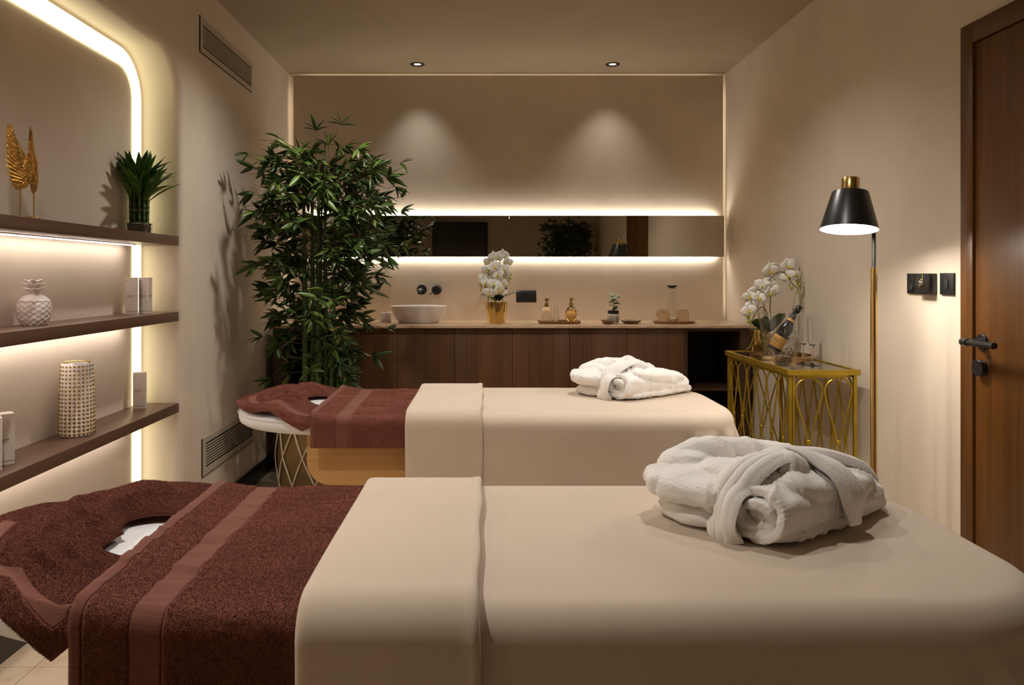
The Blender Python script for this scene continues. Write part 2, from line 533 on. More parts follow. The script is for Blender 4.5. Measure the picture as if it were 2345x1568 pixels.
def build_room():
    # floor with tiles
    fl = struct(MB().box(XL - 0.25, XR + 0.08, YF - 0.08, YB + 0.08, -0.06, -0.012).build('floor', M['grout'], smooth=False), 'floor of large cream stone tiles')
    xs = [-1.965 + 0.6 * k for k in range(8)]
    ys = [2.255 + 0.6 * k for k in range(-9, 6)]
    shared = {}
    for i in range(len(xs) - 1):
        for j in range(len(ys) - 1):
            x0, x1 = max(xs[i], XL - 0.24), min(xs[i + 1], XR + 0.07)
            y0, y1 = max(ys[j], YF - 0.07), min(ys[j + 1], YB + 0.07)
            if x1 - x0 < 0.02 or y1 - y0 < 0.02: continue
            key = (round(x1 - x0, 3), round(y1 - y0, 3))
            if key not in shared:
                w, h = key
                shared[key] = MB().rbox(0.001, w - 0.001, 0.001, h - 0.001, -0.012, 0.0, 0.0012, 1).mesh('tile', M['floor_tile'], False)
            inst('tile', shared[key], fl, Matrix.Translation((x0, y0, 0)))
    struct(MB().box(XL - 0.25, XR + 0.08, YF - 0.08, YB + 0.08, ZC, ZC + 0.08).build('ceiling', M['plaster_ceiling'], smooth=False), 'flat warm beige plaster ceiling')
    struct(MB().box(XL - 0.25, XR + 0.08, YB, YB + 0.08, 0, ZC).build('wall_back', M['plaster'], smooth=False), 'beige plaster wall behind the backlit panel')
    struct(MB().box(XL - 0.25, XR + 0.08, YF - 0.08, YF, 0, ZC).build('wall_front', M['plaster'], smooth=False), 'beige plaster wall that carries the television')
    # right wall with the door opening
    DY0, DY1, DZ = 1.45, 2.506, 2.023
    w = MB()
    w.box(XR, XR + 0.08, DY1, YB, 0, ZC)
    w.box(XR, XR + 0.08, YF, DY0, 0, ZC)
    w.box(XR, XR + 0.08, DY0, DY1, DZ, ZC)
    struct(w.build('wall_right', M['plaster'], smooth=False), 'beige plaster wall with the wooden door')
    # left wall: front face, soft rounded lip, niche inside
    prof = [(0.040, XL), (0.022, XL - 0.003), (0.010, XL - 0.010), (0.003, XL - 0.022), (0.0, XL - 0.038), (0.0, XL - 0.10), (0.0, XN)]
    rows = []
    outer = []
    ref = niche_contour(0.040)
    for (y, z) in ref:
        if z >= NZ - NR + 0.001 and y > NY1 - NR: t = (ref.index((y, z)) - 9) / 14.0; q = (YB, ZC) if t > 0.5 else (YB, z + (ZC - z) * t * 2)
        elif z >= NZ - NR + 0.001 and y < NY0 + NR: q = (YF, ZC) if z > NZ - 0.06 else (YF, z)
        elif z >= NZ - 0.01: q = (y, ZC)
        else: q = (YB if y > 2 else YF, z)
        outer.append((XL, q[0], q[1]))
    # spread the ceiling line evenly so that the quads stay clean
    rows.append(outer)
    for (o, x) in prof:
        rows.append([(x, y, z) for (y, z) in niche_contour(o)])
    P = np.array(rows)
    wl = MB().grid(P)
    back = [(XN, y, z) for (y, z) in niche_contour(0.0)]
    wl.add(back, [tuple(range(len(back)))])
    wl.box(XL - 0.25, XL - 0.19, YF, YB, 0, ZC)
    struct(wl.build('wall_left', M['plaster'], angle=50), 'beige plaster wall with an arched shelf niche')
    # baseboards
    struct(MB().rbox(XL, XL + 0.012, NY1 + 0.045, YB, 0, 0.10, 0.002).build('baseboard_left', M['baseboard_black']), 'low black baseboard')
    struct(MB().rbox(XN, XN + 0.010, NY0 + 0.01, NY1 - 0.01, 0, 0.10, 0.002).build('baseboard_niche', M['baseboard_black']), 'low black baseboard inside the niche')
    struct(MB().rbox(XR - 0.012, XR, DY1, YB - 0.64, 0, 0.10, 0.002).build('baseboard_right', M['baseboard_black']), 'low black baseboard')
    struct(MB().rbox(XL, XR, YF, YF + 0.012, 0, 0.10, 0.002).build('baseboard_front', M['baseboard_black']), 'low black baseboard')
    # backlit plaster panel standing off the back wall
    p = struct(MB().rbox(-1.27, 1.596, PANEL_Y, PANEL_Y + 0.035, 0.80, 2.521, 0.003).build('trim_1', M['plaster']), 'beige plaster panel standing off the back wall, lit from behind its edges')
    led = MB()
    led.box(-1.22, 1.55, PANEL_Y + 0.045, PANEL_Y + 0.085, 2.475, 2.485)
    led.build('led_strip', M['led_panel'], p, False)
    led = MB()
    led.box(1.545, 1.555, PANEL_Y + 0.045, PANEL_Y + 0.085, 0.92, 2.45)
    led.build('led_strip', M['led_panel'], p, False)
    led = MB()
    led.box(-1.225, -1.215, PANEL_Y + 0.045, PANEL_Y + 0.085, 0.92, 2.45)
    led.build('led_strip', M['led_panel'], p, False)
    # door
    d = thing('door_1', 'tall walnut door in a flush frame with black lever handle', 'door', (XR, 0, 0))
    struct(d)
    del d['category']
    fr = 0.062
    m = MB().rbox(-0.012, 0.07, DY1 - fr, DY1, 0, DZ, 0.002); m.build('door_jamb', M['walnut_door'], d)
    m = MB().rbox(-0.012, 0.07, DY0, DY0 + fr, 0, DZ, 0.002); m.build('door_jamb', M['walnut_door'], d)
    wood('walnut_head', (0.050, 0.018, 0.004), (0.13, 0.050, 0.011), 'y', 0.36, 60)
    m = MB().rbox(-0.012, 0.07, DY0 + fr, DY1 - fr, DZ - 0.067, DZ, 0.002); m.build('door_head', M['walnut_head'], d)
    leaf = MB().rbox(-0.004, 0.05, DY0 + fr + 0.004, DY1 - fr - 0.004, 0.006, DZ - 0.071, 0.0015).build('door_leaf', M['walnut_door'], d)
    hy, hz = 2.403, CAM_H - 153 / 1146 * XR
    h = MB()
    # rosette, neck and lever
    def disc(mb, x0, x1, y, z, r, seg=28):
        prof = [(r, x0), (r, x1 + 0.0015), (r - 0.0015, x1)] if x1 < x0 else [(r, x0), (r, x1)]
        k = MB().lathe(prof, seg)
        k.xform(Matrix.Translation((0, y, z)) @ Matrix.Rotation(math.pi / 2, 4, 'Y'))
        mb.add(k.v, k.f)
    disc(h, -0.004, -0.013, hy, hz, 0.026)
    h.tube([(-0.012, hy, hz), (-0.058, hy, hz)], 0.011, 16)
    h.tube([(-0.060, hy + 0.017, hz), (-0.060, hy - 0.012, hz)], 0.0125, 16)
    h.tube([(-0.060, hy - 0.012, hz), (-0.060, hy - 0.135, hz)], 0.0105, 8)
    h.build('door_handle', M['satin_black'], leaf)
    t = MB()
    disc(t, -0.004, -0.024, hy + 0.001, CAM_H - 212 / 1144 * XR, 0.0265)
    t.build('thumb_turn', M['satin_black'], leaf)
    return leaf

build_room()

# ------------------------------------------------------------------ air grilles on the left wall
def grille(label, y0, y1, z0, z1, sy0, sz0, sz1):
    g = thing('air_grille', label, 'grille', (XL, y0, z0), 0, 'air grilles on the left wall')
    L, H = y1 - y0, z1 - z0
    a0, b0, b1 = sy0 - y0, sz0 - z0, sz1 - z0
    t = 0.004
    f = MB()
    f.box(0.0, t, 0, a0, 0, H); f.box(0.0, t, L - 0.012, L, 0, H)
    f.box(0.0, t, a0, L - 0.012, 0, b0); f.box(0.0, t, a0, L - 0.012, b1, H)
    f.build('frame', M['grille'], g, False)
    MB().box(0.0002, 0.0006, a0, L - 0.012, b0, b1).build('duct_opening', M['grille_dark'], g, False)
    e = MB(); e.box(0.0, 0.005, -0.005, -0.0005, 0, H); e.box(0.0, 0.0035, 0, L, -0.004, -0.0005)
    e.build('shadow_gap', M['grille_dark'], g, False)
    n = 9
    pitch = (b1 - b0) / n
    me = MB().box(0.0008, t, 0, L - 0.012 - a0, 0, pitch * 0.42).mesh('slat', M['grille'], False)
    for k in range(1, n):
        inst('slat', me, g, Matrix.Translation((0, a0, b0 + k * pitch - pitch * 0.21)))
grille('slatted air grille set high on the left wall under the ceiling', 3.42, 4.185, 2.222, 2.387, 3.453, 2.250, 2.355)
grille('slatted air grille set low on the left wall beside the massage tables', 3.447, 4.21, 0.253, 0.430, 3.49, 0.285, 0.402)

# ------------------------------------------------------------------ niche lights and shelves
def build_niche():
    a = np.array([(XN + 0.004, y, z) for (y, z) in niche_contour(-0.014)])
    b = np.array([(XN + 0.004, y, z) for (y, z) in niche_contour(-0.085)])
    o = MB().grid(np.stack([a, b]), 0.003).build('arch_light_strip', M['led_arch'], smooth=False)
    o2 = MB()
    P = np.stack([a, b])
    tag(o, 'glowing warm white light band round the arch of the shelf niche', 'light strip')
    zs = [(1.358, 'dark wooden shelf board under the gold wings and the potted lucky bamboo'),
          (1.032, 'dark wooden shelf board under the white pineapple jar'),
          (0.637, 'dark wooden shelf board under the studded vase')]
    for z, lb in zs:
        s = thing('wall_shelf', lb, 'shelf', (XN, (NY0 + NY1) / 2, z - 0.040), 0, 'shelves in the arched niche')
        hl = (NY1 - NY0) / 2
        MB().rbox(0.0, XL - 0.012 - XN, -hl + 0.003, hl - 0.003, 0, 0.040, 0.0015).build('board', M['walnut_shelf'], s)
        MB().box(0.030, 0.052, -hl + 0.08, hl - 0.16, -0.0035, -0.0002).build('led_profile', M['led_off'], s, False)
        MB().box(0.034, 0.048, -hl + 0.09, hl - 0.17, -0.0060, -0.0036).build('led_strip', M['led_shelf'], s, False)
build_niche()

# ------------------------------------------------------------------ downlights
def spot(name, loc, power, angle, blend, parent, rot=(0, 0, 0), color=WARM, radius=0.045):
    l = bpy.data.lights.new(name, 'SPOT')
    l.energy = power
    l.spot_size = R(angle)
    l.spot_blend = blend
    l.color = color
    l.shadow_soft_size = radius
    o = bpy.data.objects.new(name, l)
    COL.objects.link(o)
    o.parent = parent
    o.location = loc
    o.rotation_euler = rot
    return o

ring_me = MB().lathe([(0.045, 0.0), (0.045, -0.004), (0.036, -0.005), (0.033, -0.0005)], 28, cap0=False, cap1=False).mesh('trim_ring', M['satin_black'])
refl_me = MB().lathe([(0.033, -0.0008), (0.024, -0.0004), (0.023, -0.0004)], 28, cap0=False, cap1=False).mesh('reflector', M['chrome'])
bulb_me = MB().lathe([(0.023, -0.0006), (0.012, -0.0016), (0.002, -0.0022)], 20, cap0=False).mesh('bulb', M['downlight_glow'])
def downlight(x, y, power, label, angle=80, blend=0.8, rot=(0, 0, 0), group='recessed ceiling downlights'):
    t = thing('ceiling_downlight', label, 'downlight', (x, y, ZC), 0, group)
    inst('trim_ring', ring_me, t); inst('reflector', refl_me, t); inst('bulb', bulb_me, t)
    spot('downlight_beam', (0, 0, -0.02), power, angle, blend, t, rot)
dp = [(956, 147), (1403, 147)]
for x, y in dp:
    d = (ZC - CAM_H) * F_PX / (630 - y)
    downlight((x - 1108) / F_PX * d, d, P_WALLSPOT, 'small black rimmed ceiling downlight above ' + ('the white basin' if x < 1100 else 'the small striped flower pot'), 86, 1.0)
for x in (-0.55, 0.62):
    downlight(x, 3.30, P_ROOM, 'small black rimmed ceiling downlight over the table by the cabinets, ' + ('niche side' if x < 0 else 'console side'), 134, 1.0)
for x, y, k in ((-0.95, 1.34, 1.85), (0.62, 1.95, 0.85)):
    downlight(x, y, P_NEAR * k, 'small black rimmed ceiling downlight over the table by the door, ' + ('niche side' if x < 0 else 'door side'), 124, 1.0)
for x in (-0.55, 0.62):
    downlight(x, -1.2, P_REAR, 'small black rimmed ceiling downlight near the television, ' + ('niche side' if x < 0 else 'door side'), 76, 0.9)

# ------------------------------------------------------------------ mirror
def build_mirror():
    z0, z1 = 1.3116, 1.584
    t = thing('wall_mirror', 'long low bronze tinted mirror of two panes, lit from behind', 'mirror', (0, 4.917, z0))
    H = z1 - z0
    MB().box(0.1683, 1.590, -0.006, 0, 0, H).build('mirror_pane', M['mirror'], t, False)
    MB().box(-1.256, 0.1677, -0.006, 0, 0, H).build('mirror_pane', M['mirror'], t, False)
    MB().box(-1.20, 1.545, 0.0003, 0.032, 0.020, H - 0.020).build('backing', M['led_off'], t, False)
    MB().box(-1.20, 1.545, 0.008, 0.022, H - 0.019, H - 0.014).build('led_strip', M['led_mirror'], t, False)
    MB().box(-1.20, 1.545, 0.008, 0.022, 0.014, 0.019).build('led_strip', M['led_mirror'], t, False)
build_mirror()

# ------------------------------------------------------------------ cabinets and worktop
CY = 4.43                      # cabinet front
CX0, U = -1.258, 0.3432
def cx(p): return (p - 1108) / F_PX * CY
WT = 0.892                     # worktop surface
def build_cabinets():
    zt, zb = WT - 0.017, 0.09
    yb = PANEL_Y - 0.005
    x = cx(778)
    lbs = ['walnut double door base cabinet behind the bamboo, below the basin', 'walnut double door base cabinet below the orchid and the soap tray', 'walnut double door base cabinet below the tray of cups']
    for k in range(3):
        c = thing('base_cabinet', lbs[k], 'cabinet', (x, CY, 0), 0, 'walnut base cabinets')
        w = 2 * U
        b = MB()
        b.box(0.001, w - 0.001, 0.022, yb - CY, zb, zt)
        b.build('carcass', M['walnut_dark'], c, False)
        MB().box(0.0, w, 0.06, 0.08, 0.0, zb).build('plinth', M['baseboard_black'], c, False)
        for s in (0, 1):
            MB().rbox(s * U + 0.0014, (s + 1) * U - 0.0014, 0, 0.020, zb, zt - 0.004, 0.001).build('door', M['walnut'], c)
        x += w
    for side in (0, 1):
        x0, x1 = (cx(1568), cx(1719)) if side else (cx(625), cx(778))
        c = thing('open_cabinet', 'open walnut shelf cabinet behind the gold console table' if side else 'open walnut shelf cabinet behind the tall bamboo', 'cabinet', (x0, CY, 0), 0, 'open ended cabinets')
        w = x1 - x0
        e, t = 0.062, 0.018
        l, r = (t, e) if side else (e, t)
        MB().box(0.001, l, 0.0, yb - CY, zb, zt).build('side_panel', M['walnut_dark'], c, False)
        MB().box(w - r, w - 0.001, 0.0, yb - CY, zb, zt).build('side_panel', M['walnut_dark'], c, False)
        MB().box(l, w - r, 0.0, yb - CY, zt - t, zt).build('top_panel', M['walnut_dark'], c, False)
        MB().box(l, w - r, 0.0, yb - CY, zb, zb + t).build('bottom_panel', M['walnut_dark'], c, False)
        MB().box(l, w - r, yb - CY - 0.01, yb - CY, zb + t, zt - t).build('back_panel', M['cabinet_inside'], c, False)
        zs = CAM_H - 258 / F_PX * CY
        MB().box(l, w - r, 0.004, yb - CY - 0.01, zs - t, zs).build('shelf', M['walnut_dark'], c, False)
        MB().box(0.0, w, 0.06, 0.08, 0.0, zb).build('plinth', M['baseboard_black'], c, False)
    t = thing('worktop', 'polished beige stone worktop along the walnut cabinets', 'worktop', (0, CY, WT - 0.017))
    sx = cx(1173)
    MB().rbox(-1.262, sx - 0.0006, -0.028, PANEL_Y - CY - 0.001, 0.0005, 0.017, 0.0015).build('slab', M['stone'], t)
    MB().rbox(sx + 0.0006, XR - 0.003, -0.028, PANEL_Y - CY - 0.001, 0.0005, 0.017, 0.0015).build('slab', M['stone'], t)
build_cabinets()

# ------------------------------------------------------------------ massage tables
WM = 0.335                     # half width of the mattress
HEAD_C, HEAD_A = -0.50, 0.475  # rounded head end
TAIL = 0.915
def mattress_outline(grow=0.0, n=40):
    pts = []
    for a in np.linspace(-math.pi / 2, -3 * math.pi / 2, n):
        c, s = math.cos(a), math.sin(a)
        pts.append((HEAD_C + (HEAD_A + grow) * np.sign(c) * abs(c) ** 0.9, (WM + grow) * s))
    rc = 0.20
    for a in np.linspace(math.pi / 2, 0, 10):
        pts.append((TAIL - rc + (rc + grow) * math.cos(a), WM - rc + (rc + grow) * math.sin(a)))
    for a in np.linspace(0, -math.pi / 2, 10):
        pts.append((TAIL - rc + (rc + grow) * math.cos(a), -WM + rc + (rc + grow) * math.sin(a)))
    return pts

def massage_table(yc, label):
    t = thing('massage_table', label, 'massage table', (0, yc, 0), 0, 'massage tables')
    z0, z1 = 0.608, TOP_Z
    rings = []
    for g, z in [(-0.045, z0), (-0.018, z0 + 0.003), (-0.005, z0 + 0.012), (0.0, z0 + 0.030), (0.0, z1 - 0.020), (-0.003, z1 - 0.010), (-0.009, z1 - 0.003), (-0.018, z1)]:
        rings.append([(x, y, z) for x, y in mattress_outline(g)])
    mb = MB().grid(np.array(rings), cv=True)
    n = len(rings[0])
    mb.f.append(tuple(range(n - 1, -1, -1)))
    mb.f.append(tuple(7 * n + k for k in range(n)))
    mt = mb.build('mattress', M['vinyl_white'], t)
    pts = [(x, y, z1 - 0.012) for x, y in mattress_outline(0.0015)]
    MB().tube(pts, 0.0025, 6, True).build('piping', M['vinyl_white'], mt)
    # face rest opening with a soft rim
    MB().ball((-0.585, 0.035, z1 - 0.004), 1.0, 40, 24, (0.115, 0.105, 0.017)).build('face_rest_pad', M['vinyl_white'], mt)
    # pale wood cradle: side rails with a rounded nose and a stepped underside
    low = []
    for a in np.linspace(math.pi, 1.5 * math.pi, 8):
        low.append((-0.560 + 0.085 * math.cos(a), 0.510 + 0.085 * math.sin(a)))
    low += [(-0.40, 0.424), (-0.36, 0.414), (-0.33, 0.402), (-0.29, 0.388), (-0.22, 0.380), (0.60, 0.380)]
    for a in np.linspace(1.5 * math.pi, 2 * math.pi, 8):
        low.append((0.70 + 0.085 * math.cos(a), 0.465 + 0.085 * math.sin(a)))
    outline = low + [(0.785, 0.6078), (-0.645, 0.6078)]
    for s in (-1, 1):
        y = s * 0.275
        MB().prism(outline, 'y', y - 0.014, y + 0.014).build('side_rail', M['pale_wood'], t, True, 30)
    MB().box(-0.63, 0.75, -0.26, 0.26, 0.575, 0.6075).build('deck', M['pale_wood'], t, False)
    for x in (-0.20, 0.55):
        MB().rbox(x - 0.03, x + 0.03, -0.26, 0.26, 0.10, 0.575, 0.004).build('leg', M['pale_wood'], t)
    MB().rbox(-0.26, 0.61, -0.06, 0.06, 0.14, 0.20, 0.004).build('stretcher', M['pale_wood'], t)
    for x in (-0.20, 0.55):
        MB().rbox(x - 0.045, x + 0.045, -0.30, 0.30, 0.0, 0.10, 0.006).build('foot', M['pale_wood'], t)
    return t

def drape(w, zt, r, zb, nt=90, ns=50, flare=0.012):
    """cross path over the table from the camera-side hem over the top to the far hem: (y,z) list"""
    pts = []
    for t in np.linspace(0, 1, ns):
        z = zb + (zt - r - zb) * t
        pts.append((-w - flare * (1 - t) ** 1.5, z))
    for a in np.linspace(math.pi, math.pi / 2, 16)[1:]:
        pts.append((-w + r + r * math.cos(a), zt - r + r * math.sin(a)))
    for y in np.linspace(-w + r, w - r, nt)[1:-1]:
        pts.append((y, zt))
    for a in np.linspace(math.pi / 2, 0, 16):
        pts.append((w - r + r * math.cos(a), zt - r + r * math.sin(a)))
    for t in np.linspace(1, 0, ns)[1:]:
        z = zb + (zt - r - zb) * t
        pts.append((w + flare * (1 - t) ** 1.5, z))
    return np.array(pts)

def resample(path, step):
    d = np.concatenate([[0], np.cumsum(np.linalg.norm(np.diff(path, axis=0), axis=1))])
    n = int(d[-1] / step) + 1
    s = np.linspace(0, d[-1], n)
    return np.stack([np.interp(s, d, path[:, k]) for k in range(path.shape[1])], 1), s

def surf_normals(P):
    N = np.cross(np.gradient(P, axis=0), np.gradient(P, axis=1))
    return N / np.maximum(np.linalg.norm(N, axis=2, keepdims=True), 1e-12)

TW0, TW1 = -0.640, -0.215
BAND = (-0.548, -0.494)
HEM = 0.019
def make_flat_towel(seed):
    path, s = resample(drape(0.348, TOP_Z + 0.0145, 0.035, 0.575, flare=0.006), 0.0042)
    xs = np.arange(TW0, TW1 + 1e-6, 0.0042)
    X, S = np.meshgrid(xs, s, indexing='ij')
    P = np.zeros(X.shape + (3,))
    P[..., 0] = X
    P[..., 1] = path[:, 0][None, :]
    P[..., 2] = path[:, 1][None, :]
    top = np.clip((P[..., 2] - (TOP_Z - 0.03)) / 0.03, 0, 1)
    # the near hems are a little skewed
    P[..., 0] += (0.030 * (1 - S / s[-1]) - 0.006 * np.sin(S * 4.1 + seed)) * (1 - (X - TW0) / (TW1 - TW0))
    N = surf_normals(P)
    if N[N.shape[0] // 2, N.shape[1] // 2, 2] < 0: N = -N
    q = np.stack([X, S, np.full_like(X, seed * 3.1)], -1)
    flat = ((X > BAND[0]) & (X < BAND[1])) | (X < TW0 + HEM)
    wr = np.maximum(0, fbm(q * np.array([7.0, 26.0, 1]), 3, seed)) * 0.006 + fbm(q * 14, 2, seed + 5) * 0.0016
    wr += np.exp(-((S - s[-1] * 0.52 - 0.02 * np.sin(X * 9)) / 0.006) ** 2) * 0.004 * (X > -0.46)
    fuzz = vnoise(q * 120, seed + 9) * 0.0006
    h = wr * (0.35 + 0.65 * top) + np.where(flat, -0.0028, 0.0 + fuzz)
    edge = np.exp(-((X - TW0) / 0.06)) * 0.020 * top
    P = P + N * h[..., None]
    P[..., 2] += edge
    return P, X, flat

def pile_mesh(P, mask, count, length, seed):
    """terry loops: one short leaning blade of cotton each, spread over the surface P"""
    rg = np.random.default_rng(seed)
    n, m = P.shape[:2]
    N = surf_normals(P)
    if N[..., 2].mean() < 0: N = -N
    k = int(count * 2.6)
    u = rg.random(k) * (n - 1.001)
    v = rg.random(k) * (m - 1.001)
    i, j = u.astype(int), v.astype(int)
    fu, fv = (u - i)[:, None], (v - j)[:, None]
    A = np.linalg.norm(np.cross(P[i + 1, j] - P[i, j], P[i, j + 1] - P[i, j]), axis=1)
    keep = (rg.random(k) < A / np.quantile(A, 0.98)) & ~mask[i, j]
    i, j, fu, fv = i[keep][:count], j[keep][:count], fu[keep][:count], fv[keep][:count]
    c = P[i, j] * (1 - fu) * (1 - fv) + P[i + 1, j] * fu * (1 - fv) + P[i, j + 1] * (1 - fu) * fv + P[i + 1, j + 1] * fu * fv
    nn = N[i, j]
    r = rg.normal(size=c.shape)
    t = r - nn * (r * nn).sum(1, keepdims=True)
    t /= np.linalg.norm(t, axis=1, keepdims=True)
    lean = rg.uniform(0.4, 1.9, (len(c), 1))
    d = nn + t * lean
    d /= np.linalg.norm(d, axis=1, keepdims=True)
    s = np.cross(d, t + nn * 0.3)
    s /= np.maximum(np.linalg.norm(s, axis=1, keepdims=True), 1e-9)
    L = length * rg.uniform(0.6, 1.25, (len(c), 1))
    w = 0.0006
    V = np.stack([c - s * w - nn * 0.0004, c + s * w - nn * 0.0004, c + d * L], 1).reshape(-1, 3)
    K = len(c)
    me = bpy.data.meshes.new('terry_pile')
    me.vertices.add(3 * K); me.loops.add(3 * K); me.polygons.add(K)
    me.vertices.foreach_set('co', V.reshape(-1))
    me.loops.foreach_set('vertex_index', np.arange(3 * K))
    me.polygons.foreach_set('loop_start', np.arange(0, 3 * K, 3))
    me.polygons.foreach_set('loop_total', np.full(K, 3))
    me.update(calc_edges=True)
    me.materials.append(M['terry'])
    return me

def build_flat_towel(yc, seed, label):
    P, X, flat = make_flat_towel(seed)
    o = MB().grid(P, 0.007).build('bath_towel', M['terry'], None, True, None)
    o.location = (0, yc, 0)
    tag(o, label, 'towel', 'brown towels laid across the massage tables')
    pl = inst('terry_pile', pile_mesh(P, flat, 200000 if seed == 1 else 90000, 0.0025, seed), o)
    pl['kind'] = 'stuff'
    xs = X[:, 0]
    for nm, a, b in (('woven_band', BAND[0], BAND[1]), ('woven_hem', TW0, TW0 + HEM)):
        k = np.where((xs >= a - 1e-6) & (xs <= b + 1e-6))[0]
        Q = P[k[0]:k[-1] + 1]
        N = surf_normals(Q)
        if N[0, N.shape[1] // 2, 2] < 0: N = -N
        lift = 0.0012 if nm == 'woven_band' else 0.0022
        Q2 = Q + N * lift
        if nm == 'woven_hem': Q2[0, :, 0] -= 0.002
        m = MB().grid(Q2, 0.0022).build(nm, M['terry_band'], o, True, None)
        tag(m, 'smooth flat woven stripe in the brown terry')
    return o

def head_radius(th):
    c, s = math.cos(th), math.sin(th)
    x0 = -0.62
    # ellipse part about HEAD_C, straight sides beyond it
    best = 1e9
    if abs(s) > 1e-6:
        r = WM / abs(s)
        if x0 + r * c >= HEAD_C: best = r
    A, B = HEAD_A, WM
    dx = x0 - HEAD_C
    a = c * c / A / A + s * s / B / B
    b = 2 * dx * c / A / A
    cc = dx * dx / A / A - 1
    r = (-b + math.sqrt(b * b - 4 * a * cc)) / 2 / a
    return min(best, r) if x0 + r * c > HEAD_C else r

def build_head_towel(yc, seed, label, hang=0.05):
    nu, nv = 300, 120
    th0, th1 = R(89), R(271)
    P = np.zeros((nu, nv, 3))
    for i in range(nu):
        u = i / (nu - 1)
        th = th0 + (th1 - th0) * u
        c, s = math.cos(th), math.sin(th)
        ro = head_radius(th)
        inner = 0.055 + 0.045 * abs(s) + 0.02 * math.sin(3 * th + 1.0)
        if c < 0: inner += 0.05 * (-c)
        back = max(0.0, s)
        front = max(0.0, -s)
        # drop over the edge: small all round, a pointed corner on the camera side
        xo = -0.62 + ro * c
        drop = 0.010 + 0.004 * front ** 2 + 0.022 * back + 0.006 * math.sin(7 * th)
        pk = max(0.0, 1 - (-(xo + 0.648) / 0.13 if xo < -0.648 else (xo + 0.648) / 0.055)) if s < 0 else 0.0
        drop += hang * pk
        arm = min(1.0, min(u, 1 - u) / 0.16)
        puff = (0.003 + 0.010 * arm + 0.027 * back ** 0.5 * arm + 0.022 * front * arm + 0.014 * max(0.0, -c))
        top_len = ro + 0.004 - inner
        tot = top_len + drop
        for j in range(nv):
            v = j / (nv - 1)
            d = v * tot
            if d <= top_len:
                rr = inner + d
                t = d / top_len
                prof = min(1.0, (t / 0.16)) ** 0.6 * (1.0 - 0.62 * t ** 1.5)
                z = TOP_Z + 0.014 + puff * prof
            else:
                e = d - top_len
                rr = ro + 0.004 + min(0.016, e * 0.6)
                z = TOP_Z + 0.014 + puff * 0.38 - e
                if e < 0.02: z += 0.0
            P[i, j] = (-0.62 + rr * c, rr * s, z)
    # folds and fuzz
    q = P.copy(); q[..., 2] += seed * 5
    N = surf_normals(P)
    if N[nu // 2, nv // 3, 2] < 0: N = -N
    U, V = np.meshgrid(np.linspace(0, 1, nu), np.linspace(0, 1, nv), indexing='ij')
    fold = fbm(np.stack([U * 6, V * 3 + 2 * U, np.full_like(U, seed)], -1), 2, seed) * 0.013
    rid = (1 - np.abs(fbm(np.stack([U * 5 + V * 3, V * 9 - U * 4, np.full_like(U, seed + 2.0)], -1), 1, seed + 3))) ** 5 * 0.008
    lim = np.clip(np.minimum(U, 1 - U) / 0.16, 0.1, 1)
    fz = vnoise(q * 120, seed + 7) * 0.0006
    hh = np.maximum(fold, -0.005) + rid
    for _ in range(10):
        hh[1:-1] = (hh[:-2] + 2 * hh[1:-1] + hh[2:]) / 4
        hh[:, 1:-1] = (hh[:, :-2] + 2 * hh[:, 1:-1] + hh[:, 2:]) / 4
        N[1:-1] = (N[:-2] + 2 * N[1:-1] + N[2:]) / 4
        N[:, 1:-1] = (N[:, :-2] + 2 * N[:, 1:-1] + N[:, 2:]) / 4
    # long soft creases of the crumpled cloth
    for (ua, ub, va, vb, amp, w) in ((0.50, 0.98, 0.20, 0.34, 0.013, 0.055), (0.52, 0.97, 0.42, 0.52, 0.012, 0.045), (0.55, 0.90, 0.62, 0.70, 0.009, 0.040), (0.30, 0.50, 0.15, 0.75, -0.011, 0.060), (0.05, 0.36, 0.28, 0.22, 0.010, 0.080), (0.34, 0.52, 0.60, 0.10, 0.012, 0.070)):
        k = np.clip((U - ua) / (ub - ua), 0, 1)
        vc = va + (vb - va) * k + 0.025 * np.sin(U * 31 + seed)
        ends = np.clip((U - ua) / 0.06, 0, 1) * np.clip((ub - U) / 0.06, 0, 1)
        hh = hh + amp * np.exp(-((V - vc) / w) ** 2) * ends
    band = (V > 0.72) & (V < 0.83) & (U > 0.50) & (U < 0.985)
    P = P + N * (hh * lim + fz - 0.002 * band)[..., None]
    # stay above the mattress
    if surf_normals(P)[..., 2].mean() < 0:
        P = P[::-1].copy(); band = band[::-1].copy()
    o = MB().grid(P, 0.004).build('head_towel', M['terry'], None, True, None)
    pl = inst('terry_pile', pile_mesh(P, band, 180000 if seed == 1 else 70000, 0.0033, seed + 40), o)
    pl['kind'] = 'stuff'
    bi, bj = np.where(band)
    Q = P[bi.min():bi.max() + 1, bj.min():bj.max() + 1]
    b = MB().grid(Q + surf_normals(Q) * 0.0012, 0.002).build('woven_band', M['terry_band'], o, True, None)
    tag(b, 'smooth flat woven stripe in the brown terry')
    o.location = (0, yc, 0)
    tag(o, label, 'towel', 'brown towels round the face rests')
    return o

